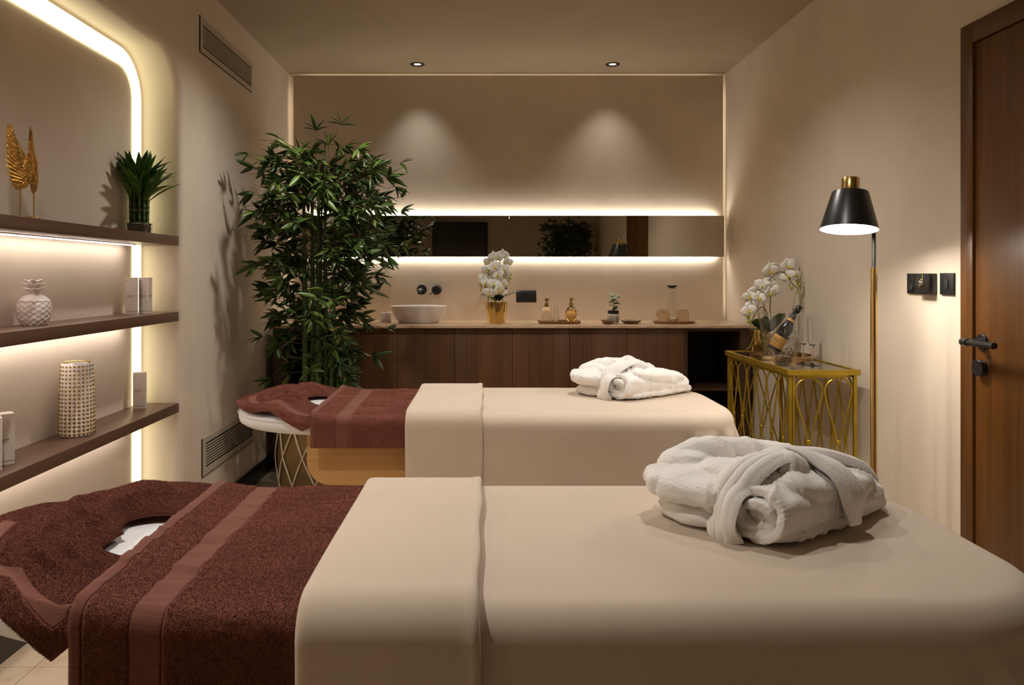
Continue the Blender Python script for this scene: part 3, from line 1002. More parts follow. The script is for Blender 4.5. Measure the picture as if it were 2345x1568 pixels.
XE, WB, RB = 0.955, 0.355, 0.23
BZ = TOP_Z + 0.022
def build_blanket(yc, seed, label):
    x0 = -0.262
    rc = RB
    cont = []
    for x in np.linspace(x0, XE - rc, 90): cont.append((x, -WB, 0, -1, 0.0))
    for a in np.linspace(-math.pi / 2, 0, 60)[1:]: cont.append((XE - rc + rc * math.cos(a), -WB + rc + rc * math.sin(a), math.cos(a), math.sin(a), 1.0))
    for y in np.linspace(-WB + rc, WB - rc, 40)[1:]: cont.append((XE, y, 1, 0, 0.25))
    for a in np.linspace(0, math.pi / 2, 60)[1:]: cont.append((XE - rc + rc * math.cos(a), WB - rc + rc * math.sin(a), math.cos(a), math.sin(a), 1.0))
    for x in np.linspace(XE - rc, x0, 90)[1:]: cont.append((x, WB, 0, 1, 0.0))
    C = np.array(cont)
    wgt = C[:, 4].copy()
    for _ in range(30):
        wgt[1:-1] = (wgt[:-2] + wgt[1:-1] * 2 + wgt[2:]) / 4
    arc = np.concatenate([[0], np.cumsum(np.linalg.norm(np.diff(C[:, :2], axis=0), axis=1))])
    r = 0.055
    rows = []
    spx = np.minimum(C[:, 0], XE - 0.36)
    for t in np.linspace(0.0, 1, 26):
        ex, ey = C[:, 0] - C[:, 2] * r, C[:, 1] - C[:, 3] * r
        x = spx + (ex - spx) * t
        y = ey * t
        rows.append(np.stack([x, y, np.full_like(x, BZ)], 1))
    for a in np.linspace(0, math.pi / 2, 12)[1:]:
        k = r - r * math.sin(a)
        rows.append(np.stack([C[:, 0] - C[:, 2] * k, C[:, 1] - C[:, 3] * k, np.full(len(C), BZ - r + r * math.cos(a))], 1))
    zb = 0.30
    for t in np.linspace(0, 1, 40)[1:]:
        z = BZ - r - (BZ - r - zb) * t
        dep = (BZ - r - z)
        fold = (np.cos(arc * 46 + seed) * 0.5 + np.cos(arc * 83 + 2 * seed) * 0.25 + 0.4) * wgt * min(1, dep / 0.09) * 0.034
        soft = np.cos(arc * 9 + seed * 1.7) * 0.004 * min(1, dep / 0.1)
        out = fold + soft + 0.02 * dep
        rows.append(np.stack([C[:, 0] + C[:, 2] * out, C[:, 1] + C[:, 3] * out, np.full(len(C), z)], 1))
    P = np.array(rows)
    top = P[..., 2] > BZ - 0.002
    P[..., 2] += fbm(P * np.array([5, 5, 1]), 2, seed) * 0.0012 * top
    me = MB().grid(P).mesh('blanket', M['fleece'], True, None)
    bm = bmesh.new(); bm.from_mesh(me)
    bmesh.ops.remove_doubles(bm, verts=bm.verts, dist=1e-5)
    bmesh.ops.recalc_face_normals(bm, faces=bm.faces)
    up = max(bm.faces, key=lambda f: f.calc_area() * (f.calc_center_median().z > BZ - 0.003))
    if up.normal.z < 0: bmesh.ops.reverse_faces(bm, faces=bm.faces)
    bm.to_mesh(me); bm.free()
    me.shade_smooth()
    o = inst('blanket', me)
    sm = o.modifiers.new('thickness', 'SOLIDIFY'); sm.thickness = 0.006; sm.offset = -1
    o.location = (0, yc, 0)
    tag(o, label, 'blanket', 'beige fleece blankets')
    # turned down band: double thickness with a rounded fold on the left and a hem on the right
    path, s = resample(drape(WB + 0.004, BZ + 0.011, 0.058, 0.32, flare=0.008), 0.008)
    prof = [(-0.262, -0.010), (-0.272, -0.0085), (-0.2775, -0.004), (-0.279, 0.0), (-0.277, 0.0045), (-0.270, 0.0075), (-0.262, 0.0085)]
    prof += [(x, 0.0085) for x in np.linspace(-0.25, -0.030, 24)]
    prof += [(-0.020, 0.0105), (-0.013, 0.0112), (-0.0075, 0.0090), (-0.006, 0.004), (-0.008, -0.004), (-0.012, -0.0095)]
    prof += [(x, -0.0100) for x in np.linspace(-0.03, -0.25, 12)]
    ty = np.gradient(path, axis=0)
    ty /= np.linalg.norm(ty, axis=1, keepdims=True)
    ny = np.stack([-ty[:, 1], ty[:, 0]], 1)
    Q = np.zeros((len(s), len(prof), 3))
    for j, (x, h) in enumerate(prof):
        Q[:, j, 0] = x + 0.0016 * np.sin(s * 7 + seed) + (0.002 * np.sin(s * 23 + seed) if j > 28 else 0)
        Q[:, j, 1] = path[:, 0] + ny[:, 0] * h
        Q[:, j, 2] = path[:, 1] + ny[:, 1] * h
    mb = MB().grid(Q, cv=True)
    m = len(prof)
    mb.f.append(tuple(range(m)))
    mb.f.append(tuple((len(s) - 1) * m + k for k in range(m))[::-1])
    mb.build('turned_down_band', M['fleece'], o, True, 60)
    return o

TABLES = [(1.455, 1, 'by the door'), (2.995, 2, 'by the cabinets')]
for yc, sd, where in TABLES:
    massage_table(yc, 'padded white massage table with pale wood frame, ' + ('in front of the door' if sd == 1 else 'in front of the walnut cabinets'))
    build_head_towel(yc, sd, 'crumpled brown terry towel round the face rest of the ' + ('table in front of the door' if sd == 1 else 'table in front of the cabinets'), 0.058 if sd == 1 else 0.036)
    build_flat_towel(yc, sd, 'brown terry towel laid flat across the ' + ('table in front of the door' if sd == 1 else 'table in front of the cabinets'))
    build_blanket(yc, sd, 'beige fleece blanket with turned down edge on the ' + ('table in front of the door' if sd == 1 else 'table in front of the cabinets'))

# ------------------------------------------------------------------ bathrobes
def superbox(mb, c, half, e=0.45, nu=40, nv=24, rz=0.0, rx=0.0, ry=0.0):
    def sp(v, p): return np.sign(v) * np.abs(v) ** p
    u = np.linspace(0, 2 * math.pi, nu, endpoint=False)
    v = np.linspace(-math.pi / 2, math.pi / 2, nv)
    Vv, Uu = np.meshgrid(v, u, indexing='ij')
    X = half[0] * sp(np.cos(Vv), 0.5) * sp(np.cos(Uu), e)
    Y = half[1] * sp(np.cos(Vv), 0.5) * sp(np.sin(Uu), e)
    Z = half[2] * sp(np.sin(Vv), 0.75)
    P = np.stack([X, Y, Z], -1).reshape(-1, 3)
    Rm = np.array(Euler((rx, ry, rz)).to_matrix())
    P = P @ Rm.T + np.array(c)
    k = MB().grid(P.reshape(nv, nu, 3), cv=True)
    k.f.append(tuple(range(nu - 1, -1, -1)))
    k.f.append(tuple((nv - 1) * nu + q for q in range(nu)))
    mb.add(k.v, k.f)

def remeshed(mb, voxel, smooth_iter=6):
    me = mb.mesh('tmp', None)
    o = bpy.data.objects.new('tmp', me)
    COL.objects.link(o)
    r = o.modifiers.new('r', 'REMESH'); r.mode = 'VOXEL'; r.voxel_size = voxel
    if smooth_iter:
        s = o.modifiers.new('s', 'SMOOTH'); s.factor = 0.5; s.iterations = smooth_iter
    dg = bpy.context.evaluated_depsgraph_get()
    out = bpy.data.meshes.new_from_object(o.evaluated_get(dg))
    bpy.data.objects.remove(o)
    bpy.data.meshes.remove(me)
    return out

def robe_body_mesh():
    """local x runs along the folded robe, y across it, z up"""
    mb = MB()
    # bottom fold layers
    superbox(mb, (0.215, 0.150, 0.020), (0.215, 0.145, 0.021), 0.40)
    superbox(mb, (0.205, 0.205, 0.046), (0.195, 0.085, 0.018), 0.40, rz=R(4))
    superbox(mb, (0.045, 0.225, 0.022), (0.055, 0.070, 0.022), 0.6, rz=R(-8))
    # thick rolled fold on the near long side, as a spiral sheet
    n = 150
    sp = []
    for k in range(n):
        t = k / (n - 1)
        ang = -math.pi * 0.55 + t * 2 * math.pi * 1.75
        rad = 0.066 * (1 - 0.62 * t)
        sp.append((0.068 - math.cos(ang) * rad * 1.05, 0.066 + math.sin(ang) * rad * 0.97))
    xs = np.linspace(0.012, 0.37, 30)
    Q = np.zeros((len(xs), n, 3))
    for i, x in enumerate(xs):
        k = max(0.0, (x - 0.12) / 0.26)
        for j, (y, z) in enumerate(sp):
            Q[i, j] = (x - 0.010 * math.sin(j * 0.11), y * (1 + 0.10 * k), z * (1 - 0.40 * k))
    g = MB().grid(Q, 0.016)
    mb.add(g.v, g.f)
    superbox(mb, (0.215, 0.070, 0.092), (0.150, 0.068, 0.034), 0.6, ry=R(9), rx=R(8))
    superbox(mb, (0.225, 0.075, 0.050), (0.185, 0.055, 0.046), 0.5, ry=R(6))
    # body of the upper fold, falling towards the far end
    superbox(mb, (0.215, 0.150, 0.085), (0.175, 0.110, 0.032), 0.55, ry=R(9))
    superbox(mb, (0.335, 0.150, 0.050), (0.085, 0.130, 0.044), 0.6, ry=R(10))
    # big pillowy sleeve lobe that overhangs the left end
    superbox(mb, (0.075, 0.215, 0.086), (0.105, 0.092, 0.030), 0.62, rz=R(10), ry=R(-3))
    superbox(mb, (0.010, 0.285, 0.086), (0.045, 0.030, 0.024), 0.7, rz=R(40), ry=R(-6))
    # collar roll and the lobe behind it
    pts = catmull([(0.085, 0.315, 0.100), (0.130, 0.312, 0.122), (0.185, 0.270, 0.132), (0.225, 0.215, 0.132), (0.26, 0.16, 0.122)], 8)
    mb.tube(pts, [0.018 + 0.012 * math.sin(math.pi * i / (len(pts) - 1)) for i in range(len(pts))], 14)
    superbox(mb, (0.105, 0.300, 0.095), (0.055, 0.045, 0.036), 0.65, rz=R(20))
    superbox(mb, (0.300, 0.250, 0.080), (0.100, 0.070, 0.050), 0.65, rz=R(-12), ry=R(4))
    superbox(mb, (0.200, 0.290, 0.075), (0.090, 0.035, 0.055), 0.65)
    # crumpled cloth inside the roll
    superbox(mb, (0.060, 0.070, 0.058), (0.035, 0.030, 0.022), 0.7, rx=R(25))
    me = remeshed(mb, 0.0034, 3)
    n = len(me.vertices)
    co = np.empty(n * 3); me.vertices.foreach_get('co', co); co = co.reshape(-1, 3)
    no = np.empty(n * 3); me.vertices.foreach_get('normal', no); no = no.reshape(-1, 3)
    # folds: soft ridges that gather towards the belt
    d = np.sqrt((co[:, 0] - 0.16) ** 2 + (co[:, 1] - 0.12) ** 2)
    ang = np.arctan2(co[:, 1] - 0.12, co[:, 0] - 0.16)
    q = np.stack([ang * 3.2, d * 9, co[:, 2] * 10], -1)
    rid = (1 - np.abs(fbm(q, 2, 5))) ** 3
    big = fbm(co * np.array([11, 16, 22]), 3, 8)
    cord = np.sin(co[:, 0] * 2 * math.pi / 0.0105 + fbm(co * 18, 2, 3) * 2.2)
    side = np.clip((0.16 - co[:, 1]) / 0.05, 0, 1) * np.clip((co[:, 0] - 0.02) / 0.02, 0, 1)
    cord2 = np.sin((co[:, 1] * 0.55 + co[:, 2] * 0.83) * 2 * math.pi / 0.0085 + fbm(co * 16, 2, 4) * 2.0) * (1 - side)
    h = rid * 0.0070 + big * 0.0036 + cord * side * 0.0009 + cord2 * 0.0004
    keep = np.clip(co[:, 2] / 0.012, 0, 1)
    co = co + no * (h * keep)[:, None]
    co[:, 2] = np.maximum(co[:, 2], 0.0) * 0.87
    co[:, 0] *= 1.05
    me.vertices.foreach_set('co', co.reshape(-1))
    me.update()
    me.shade_smooth()
    return me

def ribbon_on(bvh, pts, width, thick=0.009, lift=0.0045, n=10, cords=4, project=True, tuck=(0, 0), n0=None, n1=None):
    P = catmull(pts, n)
    C, Nn = [], []
    for p in P:
        loc, nor, idx, dist = bvh.find_nearest(p)
        if project and dist < 0.05:
            if (p - loc).dot(nor) < 0 and False: nor = -nor
            C.append(loc + nor * lift)
        else:
            C.append(p)
        Nn.append(nor)
    ke = max(2, len(P) // 6)
    for i in range(ke):
        if n0 is not None: Nn[i] = Vector(n0).normalized()
        if n1 is not None: Nn[-1 - i] = Vector(n1).normalized()
    # smooth
    for _ in range(30):
        C = [C[0]] + [(C[i - 1] + C[i] * 2 + C[i + 1]) / 4 for i in range(1, len(C) - 1)] + [C[-1]]
        Nn = [Nn[0]] + [((Nn[i - 1] + Nn[i] * 2 + Nn[i + 1]) / 4).normalized() for i in range(1, len(Nn) - 1)] + [Nn[-1]]
    nn = len(C)
    for i in range(nn):
        a, b = i / (nn - 1) / 0.14, (1 - i / (nn - 1)) / 0.14
        k = 0.0
        if tuck[0] and a < 1: k = (1 - a) ** 1.5
        if tuck[1] and b < 1: k = max(k, (1 - b) ** 1.5)
        C[i] = C[i] - Nn[i] * (0.030 * k)
    m = 25
    Q = np.zeros((len(C), m, 3))
    for i in range(len(C)):
        T = (C[min(i + 1, len(C) - 1)] - C[max(i - 1, 0)]).normalized()
        N = (Nn[i] - T * Nn[i].dot(T)).normalized()
        B = T.cross(N)
        w = width
        for j in range(m):
            v = j / (m - 1) * 2 - 1
            h = thick * (1 - abs(v) ** 4 * 1.4) + 0.0012 * math.cos(v * math.pi * cords) * (1 - abs(v) ** 8)
            a = C[i] + B * (v * w / 2)
            loc, nor, idx, dist = bvh.find_nearest(a)
            Q[i, j] = a + N * h
    return MB().grid(Q, thick * 1.0)

ROBE_ME = robe_body_mesh()
ROBE_ME.materials.append(M['robe_cotton'])
def build_robe(loc, rz, label, tails, scale=1.0):
    t = thing('bathrobe', label, 'bathrobe', loc, rz, 'folded white bathrobes')
    inst('folded_robe', ROBE_ME, t)
    bvh = BVHTree.FromPolygons([v.co for v in ROBE_ME.vertices], [tuple(p.vertices) for p in ROBE_ME.polygons])
    def part(nm, pts, width, **k):
        r = ribbon_on(bvh, pts, width, **k)
        r.build(nm, M['belt_cotton'], t, True, 70)
    # loop: up the left end, over the top towards the far end, bight at the knot
    part('belt_loop', [(-0.008, 0.122, 0.002), (-0.011, 0.121, 0.030), (-0.010, 0.120, 0.055), (0.006, 0.117, 0.092), (0.045, 0.112, 0.124), (0.105, 0.102, 0.138), (0.165, 0.088, 0.134), (0.20, 0.082, 0.124)], 0.066, tuck=(0, 1), n0=(-1, 0, 0.1))
    part('belt_knot', [(0.140, 0.052, 0.132), (0.156, 0.080, 0.152), (0.166, 0.110, 0.160), (0.166, 0.150, 0.146)], 0.056, lift=0.006, tuck=(1, 1))
    if tails:
        part('belt_tail', [(0.12, 0.085, 0.150), (0.165, 0.108, 0.155), (0.21, 0.120, 0.146), (0.30, 0.112, 0.112), (0.37, 0.095, 0.086), (0.425, 0.080, 0.058), (0.452, 0.072, 0.036)], 0.046, project=True, lift=0.010, tuck=(1, 0))
        part('belt_tail', [(0.15, 0.145, 0.150), (0.185, 0.110, 0.150), (0.200, 0.060, 0.132), (0.205, 0.020, 0.100), (0.212, -0.012, 0.070), (0.217, -0.022, 0.045), (0.220, -0.028, 0.026)], 0.060, lift=0.009, tuck=(1, 0))
    else:
        part('belt_tail', [(0.125, 0.098, 0.146), (0.165, 0.120, 0.150), (0.21, 0.165, 0.140), (0.27, 0.235, 0.120), (0.31, 0.29, 0.09)], 0.036, lift=0.006, tuck=(1, 1))
    return t
RZ = math.atan2(0.61, 0.79)
zr = BZ + 0.0008
build_robe((0.535, 1.315, zr), RZ, 'folded white bathrobe with loose belt ends on the table in front of the door', True)
build_robe((0.565, 2.905, zr), RZ, 'folded white bathrobe with tucked belt on the table in front of the cabinets', False)

# ------------------------------------------------------------------ floor lamp
def build_lamp():
    ly = 2.635
    X0 = (2001 - 1108) / F_PX * (ly + 0.085)
    t = thing('floor_lamp', 'brass floor lamp with tilted black conical shade beside the gold console table', 'lamp', (X0, ly + 0.085, 0))
    MB().lathe([(0.125, 0), (0.13, 0.004), (0.13, 0.016), (0.126, 0.020), (0.02, 0.022), (0.014, 0.03)], 40).build('base', M['brass'], t)
    zb = CAM_H + 18 / F_PX * ly
    MB().tube([(0, 0, 0.02), (0, 0, 0.60)], 0.0112, 20).build('pole', M['brass'], t)
    MB().tube([(0, 0, 0.601), (0, 0, zb)], 0.0115, 20).build('pole', M['brass'], t)
    sc = px(1944, 526, ly) - Vector((X0, ly + 0.085, 0))       # middle of the shade opening
    ax = Matrix.Rotation(R(5.5), 3, 'Y') @ Matrix.Rotation(R(-7.0), 3, 'X') @ Vector((0, 0, 1))
    rot = ax.to_track_quat('Z', 'Y').to_matrix().to_4x4()
    Ms = Matrix.Translation(sc) @ rot
    cap = sc + ax * 0.150
    arm = catmull([(0, 0, zb - 0.02), (0, 0, zb + 0.10), (-0.004, -0.003, zb + 0.155), (-0.030, -0.022, zb + 0.215), cap + Vector((0.030, 0.028, 0.006))], 8)
    MB().tube(arm, 0.0066, 14).build('arm', M['matt_black'], t)
    MB().tube([cap + Vector((0.036, 0.034, 0.0)), cap], 0.008, 12).build('arm_joint', M['brass'], t)
    sh = MB().lathe([(0.0965, 0.0), (0.0605, 0.134), (0.0585, 0.137), (0.030, 0.1375), (0.030, 0.1355), (0.0575, 0.135), (0.0595, 0.1325), (0.0950, 0.0)], 56, cap0=False, cap1=False)
    sh.f += [(k, (k + 1) % 56, 7 * 56 + (k + 1) % 56, 7 * 56 + k) for k in range(56)]
    sh.xform(Ms).build('lamp_shade', M['satin_black'], t)
    MB().lathe([(0.0945, 0.001), (0.0590, 0.1320), (0.03, 0.1345)], 48, cap0=False).xform(Ms).build('shade_lining', M['shade_inside'], t)
    MB().lathe([(0.030, 0.1378), (0.0300, 0.186), (0.0285, 0.188), (0.006, 0.1885), (0.005, 0.193), (0.001, 0.195)], 36).xform(Ms).build('socket_cap', M['brass'], t)
    MB().lathe([(0.086, 0.0205), (0.086, 0.0225)], 40).xform(Ms).build('diffuser', M['lamp_glow'], t)
build_lamp()

# ------------------------------------------------------------------ switches on the right wall, socket and taps on the panel
def build_wall_fittings():
    def wy(p): return F_PX * XR / (p - 1108)
    def wz(p, q): return CAM_H - (q - 630) / (p - 1108) * XR
    y0, y1 = wy(2148), wy(2082)
    z0, z1 = wz(2115, 673), wz(2115, 626)
    t = thing('control_panel', 'black wall control panel with card slot beside the lamp', 'control panel', (XR, y0, z0))
    L, H = y1 - y0, z1 - z0
    MB().rbox(-0.009, 0, L * 0.5, L, 0, H, 0.0015).build('plate', M['matt_black'], t)
    b = MB().rbox(-0.030, 0, 0.004, L * 0.5 - 0.001, -0.001, H, 0.003); b.build('card_holder', M['satin_black'], t)
    MB().rbox(-0.0325, -0.0305, 0.035, 0.062, 0.026, 0.056, 0.0006).build('card', M['chrome'], t)
    MB().rbox(-0.0315, -0.0303, 0.040, 0.043, 0.056, 0.071, 0.0003).build('cord', M['bud'], t)
    for k in (0.062, 0.050):
        MB().rbox(-0.0105, -0.0092, L * 0.73, L * 0.82, k, k + 0.008, 0.0005).build('button', M['grille_dark'], t)
        MB().box(-0.0109, -0.0106, L * 0.765, L * 0.785, k + 0.003, k + 0.005).build('marking', M['chrome'], t, False)
    k = MB().lathe([(0.012, 0.0), (0.012, 0.012), (0.010, 0.014)], 24).xform(Matrix.Translation((-0.009, L * 0.76, 0.022)) @ Matrix.Rotation(-math.pi / 2, 4, 'Y'))
    k.build('dial', M['rubber_black'], t)
    y0, y1 = wy(2188), wy(2157)
    z0, z1 = wz(2172, 675), wz(2172, 625)
    s = thing('light_switch', 'flat black light switch plate right beside the door frame', 'switch', (XR, y0, z0))
    L, H = y1 - y0, z1 - z0
    MB().rbox(-0.008, 0, 0, L, 0, H, 0.0015).build('plate', M['matt_black'], s)
    r = MB().rbox(-0.0115, -0.0082, L * 0.34, L * 0.58, H * 0.28, H * 0.72, 0.001)
    r.build('rocker', M['rubber_black'], s)
    c = px(1205, 678.5, PANEL_Y)
    s = thing('wall_socket', 'black double wall socket on the panel beside the orchid', 'socket', (c.x, PANEL_Y, c.z))
    MB().rbox(-0.067, 0.067, -0.008, 0, -0.039, 0.039, 0.002).build('plate', M['matt_black'], s)
    for sx in (-1, 1):
        MB().rbox(sx * 0.012 - 0.009, sx * 0.012 + 0.009, -0.0105, -0.0082, 0.009, 0.027, 0.001).build('rocker', M['rubber_black'], s)
        for (dx, dz, a, b) in ((0, 0.004, 0.0025, 0.005), (-0.011, -0.013, 0.004, 0.0022), (0.011, -0.013, 0.004, 0.0022)):
            MB().box(sx * 0.038 + dx - a, sx * 0.038 + dx + a, -0.0086, -0.0081, dz - b, dz + b).build('pin_hole', M['rubber_black'], s, False)
    for (p, lb) in ((966, 'round black wall spout above the white basin'), (1000, 'round black wall tap control with small lever beside the spout')):
        c = px(p, 663, PANEL_Y)
        s = thing('basin_spout' if p == 966 else 'tap_control', lb, 'tap', (c.x, PANEL_Y, c.z), 0)
        MB().lathe([(0.0335, 0.0), (0.0335, 0.007), (0.032, 0.0085)], 36).xform(Matrix.Rotation(math.pi / 2, 4, 'X')).build('wall_plate', M['matt_black'], s)
        if p == 966:
            pts = catmull([(0, -0.008, 0), (0, -0.10, 0.001), (0, -0.150, -0.001), (0, -0.168, -0.010), (0, -0.172, -0.026)], 6)
            MB().tube(pts, 0.0125, 18).build('spout', M['satin_black'], s)
        else:
            MB().lathe([(0.028, 0.0086), (0.028, 0.040), (0.026, 0.042)], 36).xform(Matrix.Rotation(math.pi / 2, 4, 'X')).build('knob', M['satin_black'], s)
            MB().tube([(-0.020, -0.034, -0.014), (-0.048, -0.034, -0.031)], 0.0035, 10).build('lever', M['satin_black'], s)
build_wall_fittings()

# ------------------------------------------------------------------ gold console table
KX0, KX1, KY0, KY1, KZ = 1.268, 1.574, 3.10, 3.905, 0.79
def build_console():
    t = thing('console_table', 'gold metal console table with teardrop wire sides and smoked glass top', 'table', (KX0, KY0, 0))
    W, L = KX1 - KX0, KY1 - KY0
    f = MB()
    z0, z1 = KZ - 0.018, KZ + 0.004
    f.box(0, W, 0, 0.014, z0, z1); f.box(0, W, L - 0.014, L, z0, z1)
    f.box(0, 0.014, 0.014, L - 0.014, z0, z1); f.box(W - 0.014, W, 0.014, L - 0.014, z0, z1)
    f.build('top_frame', M['gold_paint'], t, False)
    MB().box(0.0145, W - 0.0145, 0.0145, L - 0.0145, KZ - 0.006, KZ).build('glass_top', M['smoked_glass_top'], t, False)
    i = 0.010
    for sx in (0, 1):
        for sy in (0, 1):
            x0 = i if sx == 0 else W - i - 0.013
            y0 = i if sy == 0 else L - i - 0.013
            l = MB().box(x0, x0 + 0.013, y0, y0 + 0.013, 0, z0)
            l.build('leg', M['gold_paint'], t, False)
            if sx == 0:
                MB().box(x0 + 0.016, x0 + 0.025, y0, y0 + 0.013, 0.02, z0).build('inner_post', M['gold_paint'], t, False)
    a0, a1 = i, L - i
    for zz in (z0 - 0.012, 0.20):
        for (x0, x1, y0, y1) in ((i + 0.036, W - i - 0.036, i, i + 0.012), (i + 0.036, W - i - 0.036, L - i - 0.012, L - i), (i, i + 0.012, i + 0.016, L - i - 0.016), (W - i - 0.012, W - i, i + 0.016, L - i - 0.016)):
            MB().box(x0, x1, y0, y1, zz, zz + 0.012).build('rail', M['gold_paint'], t, False)
    def loop(w):
        zt, zm = z0 - 0.014, 0.487
        hw = w / 2 - 0.004
        r = hw
        half = []
        for k in range(13):
            a = math.pi / 2 * k / 12
            half.append((hw * math.sin(a), zt - r + r * math.cos(a)))
        n0 = half[-1]
        for k in range(1, 9):
            q = k / 8
            s = q * q * (3 - 2 * q) * 0.35 + q * 0.65
            half.append((n0[0] + (0.0045 - n0[0]) * s, n0[1] + (zm - n0[1]) * q))
        up = half[::-1]
        left = [(-x, z) for x, z in up[:-1]] + half[:1]
        pts = [(-x, z) for x, z in half[::-1]][:-1] + half
        low = [(x, 2 * zm - z) for x, z in pts]
        mb = MB()
        mb.tube([(x, 0, z) for x, z in pts], 0.0036, 7)
        mb.tube([(x, 0, z) for x, z in low], 0.0036, 7)
        mb.rbox(-0.010, 0.010, -0.006, 0.006, zm - 0.010, zm + 0.010, 0.002, 1)
        return mb.mesh('wire_loop', M['gold_paint'])
    nl = 6
    wl = (L - 2 * i - 0.032) / nl
    ml = loop(wl)
    for k in range(nl):
        y = i + 0.016 + wl * (k + 0.5)
        for x in (i + 0.008, W - i - 0.008):
            inst('wire_loop', ml, t, Matrix.Translation((x, y, 0)) @ Matrix.Rotation(math.pi / 2, 4, 'Z'))
    ws = (W - 2 * i - 0.038) / 2
    ms = loop(ws)
    for k in range(2):
        x = i + 0.025 + ws * (k + 0.5)
        for y in (i + 0.008, L - i - 0.008):
            inst('wire_loop', ms, t, Matrix.Translation((x, y, 0)))
build_console()

# ------------------------------------------------------------------ leaves and flowers
def leaf_mesh(name, L, W, mat, bend=0.25, fold=0.25, n=6, petiole=0.0, tip=1.6, round_=False, thick=0.0006):
    """a leaf lying along +x, its midrib folded a little, drooping towards the tip"""
    rows = []
    for i in range(n + 1):
        t = i / n
        if round_: w = W / 2 * math.sqrt(max(0.0, 1 - (2 * t - 1) ** 2)) ** 0.9
        else: w = W / 2 * (math.sin(math.pi * min(1, t * 1.02) ** (1 / tip)) ** 0.85 if 0 < t < 1 else 0.0)
        w = max(w, W * 0.012)
        x = L * t
        z = -bend * L * t * t
        rows.append([(x, -w, z + abs(w) * fold), (x, 0, z), (x, w, z + abs(w) * fold)])
    P = np.array(rows)
    return MB().grid(P, thick).mesh(name, M[mat], True, None)

def orient(loc, d, roll=0.0, up=Vector((0, 0, 1))):
    d = Vector(d).normalized()
    s = up.cross(d)
    s = s.normalized() if s.length > 1e-4 else Vector((0, 1, 0))
    u = d.cross(s)
    m = Matrix((d, s, u)).transposed().to_4x4()
    return Matrix.Translation(loc) @ m @ Matrix.Rotation(roll, 4, 'X')

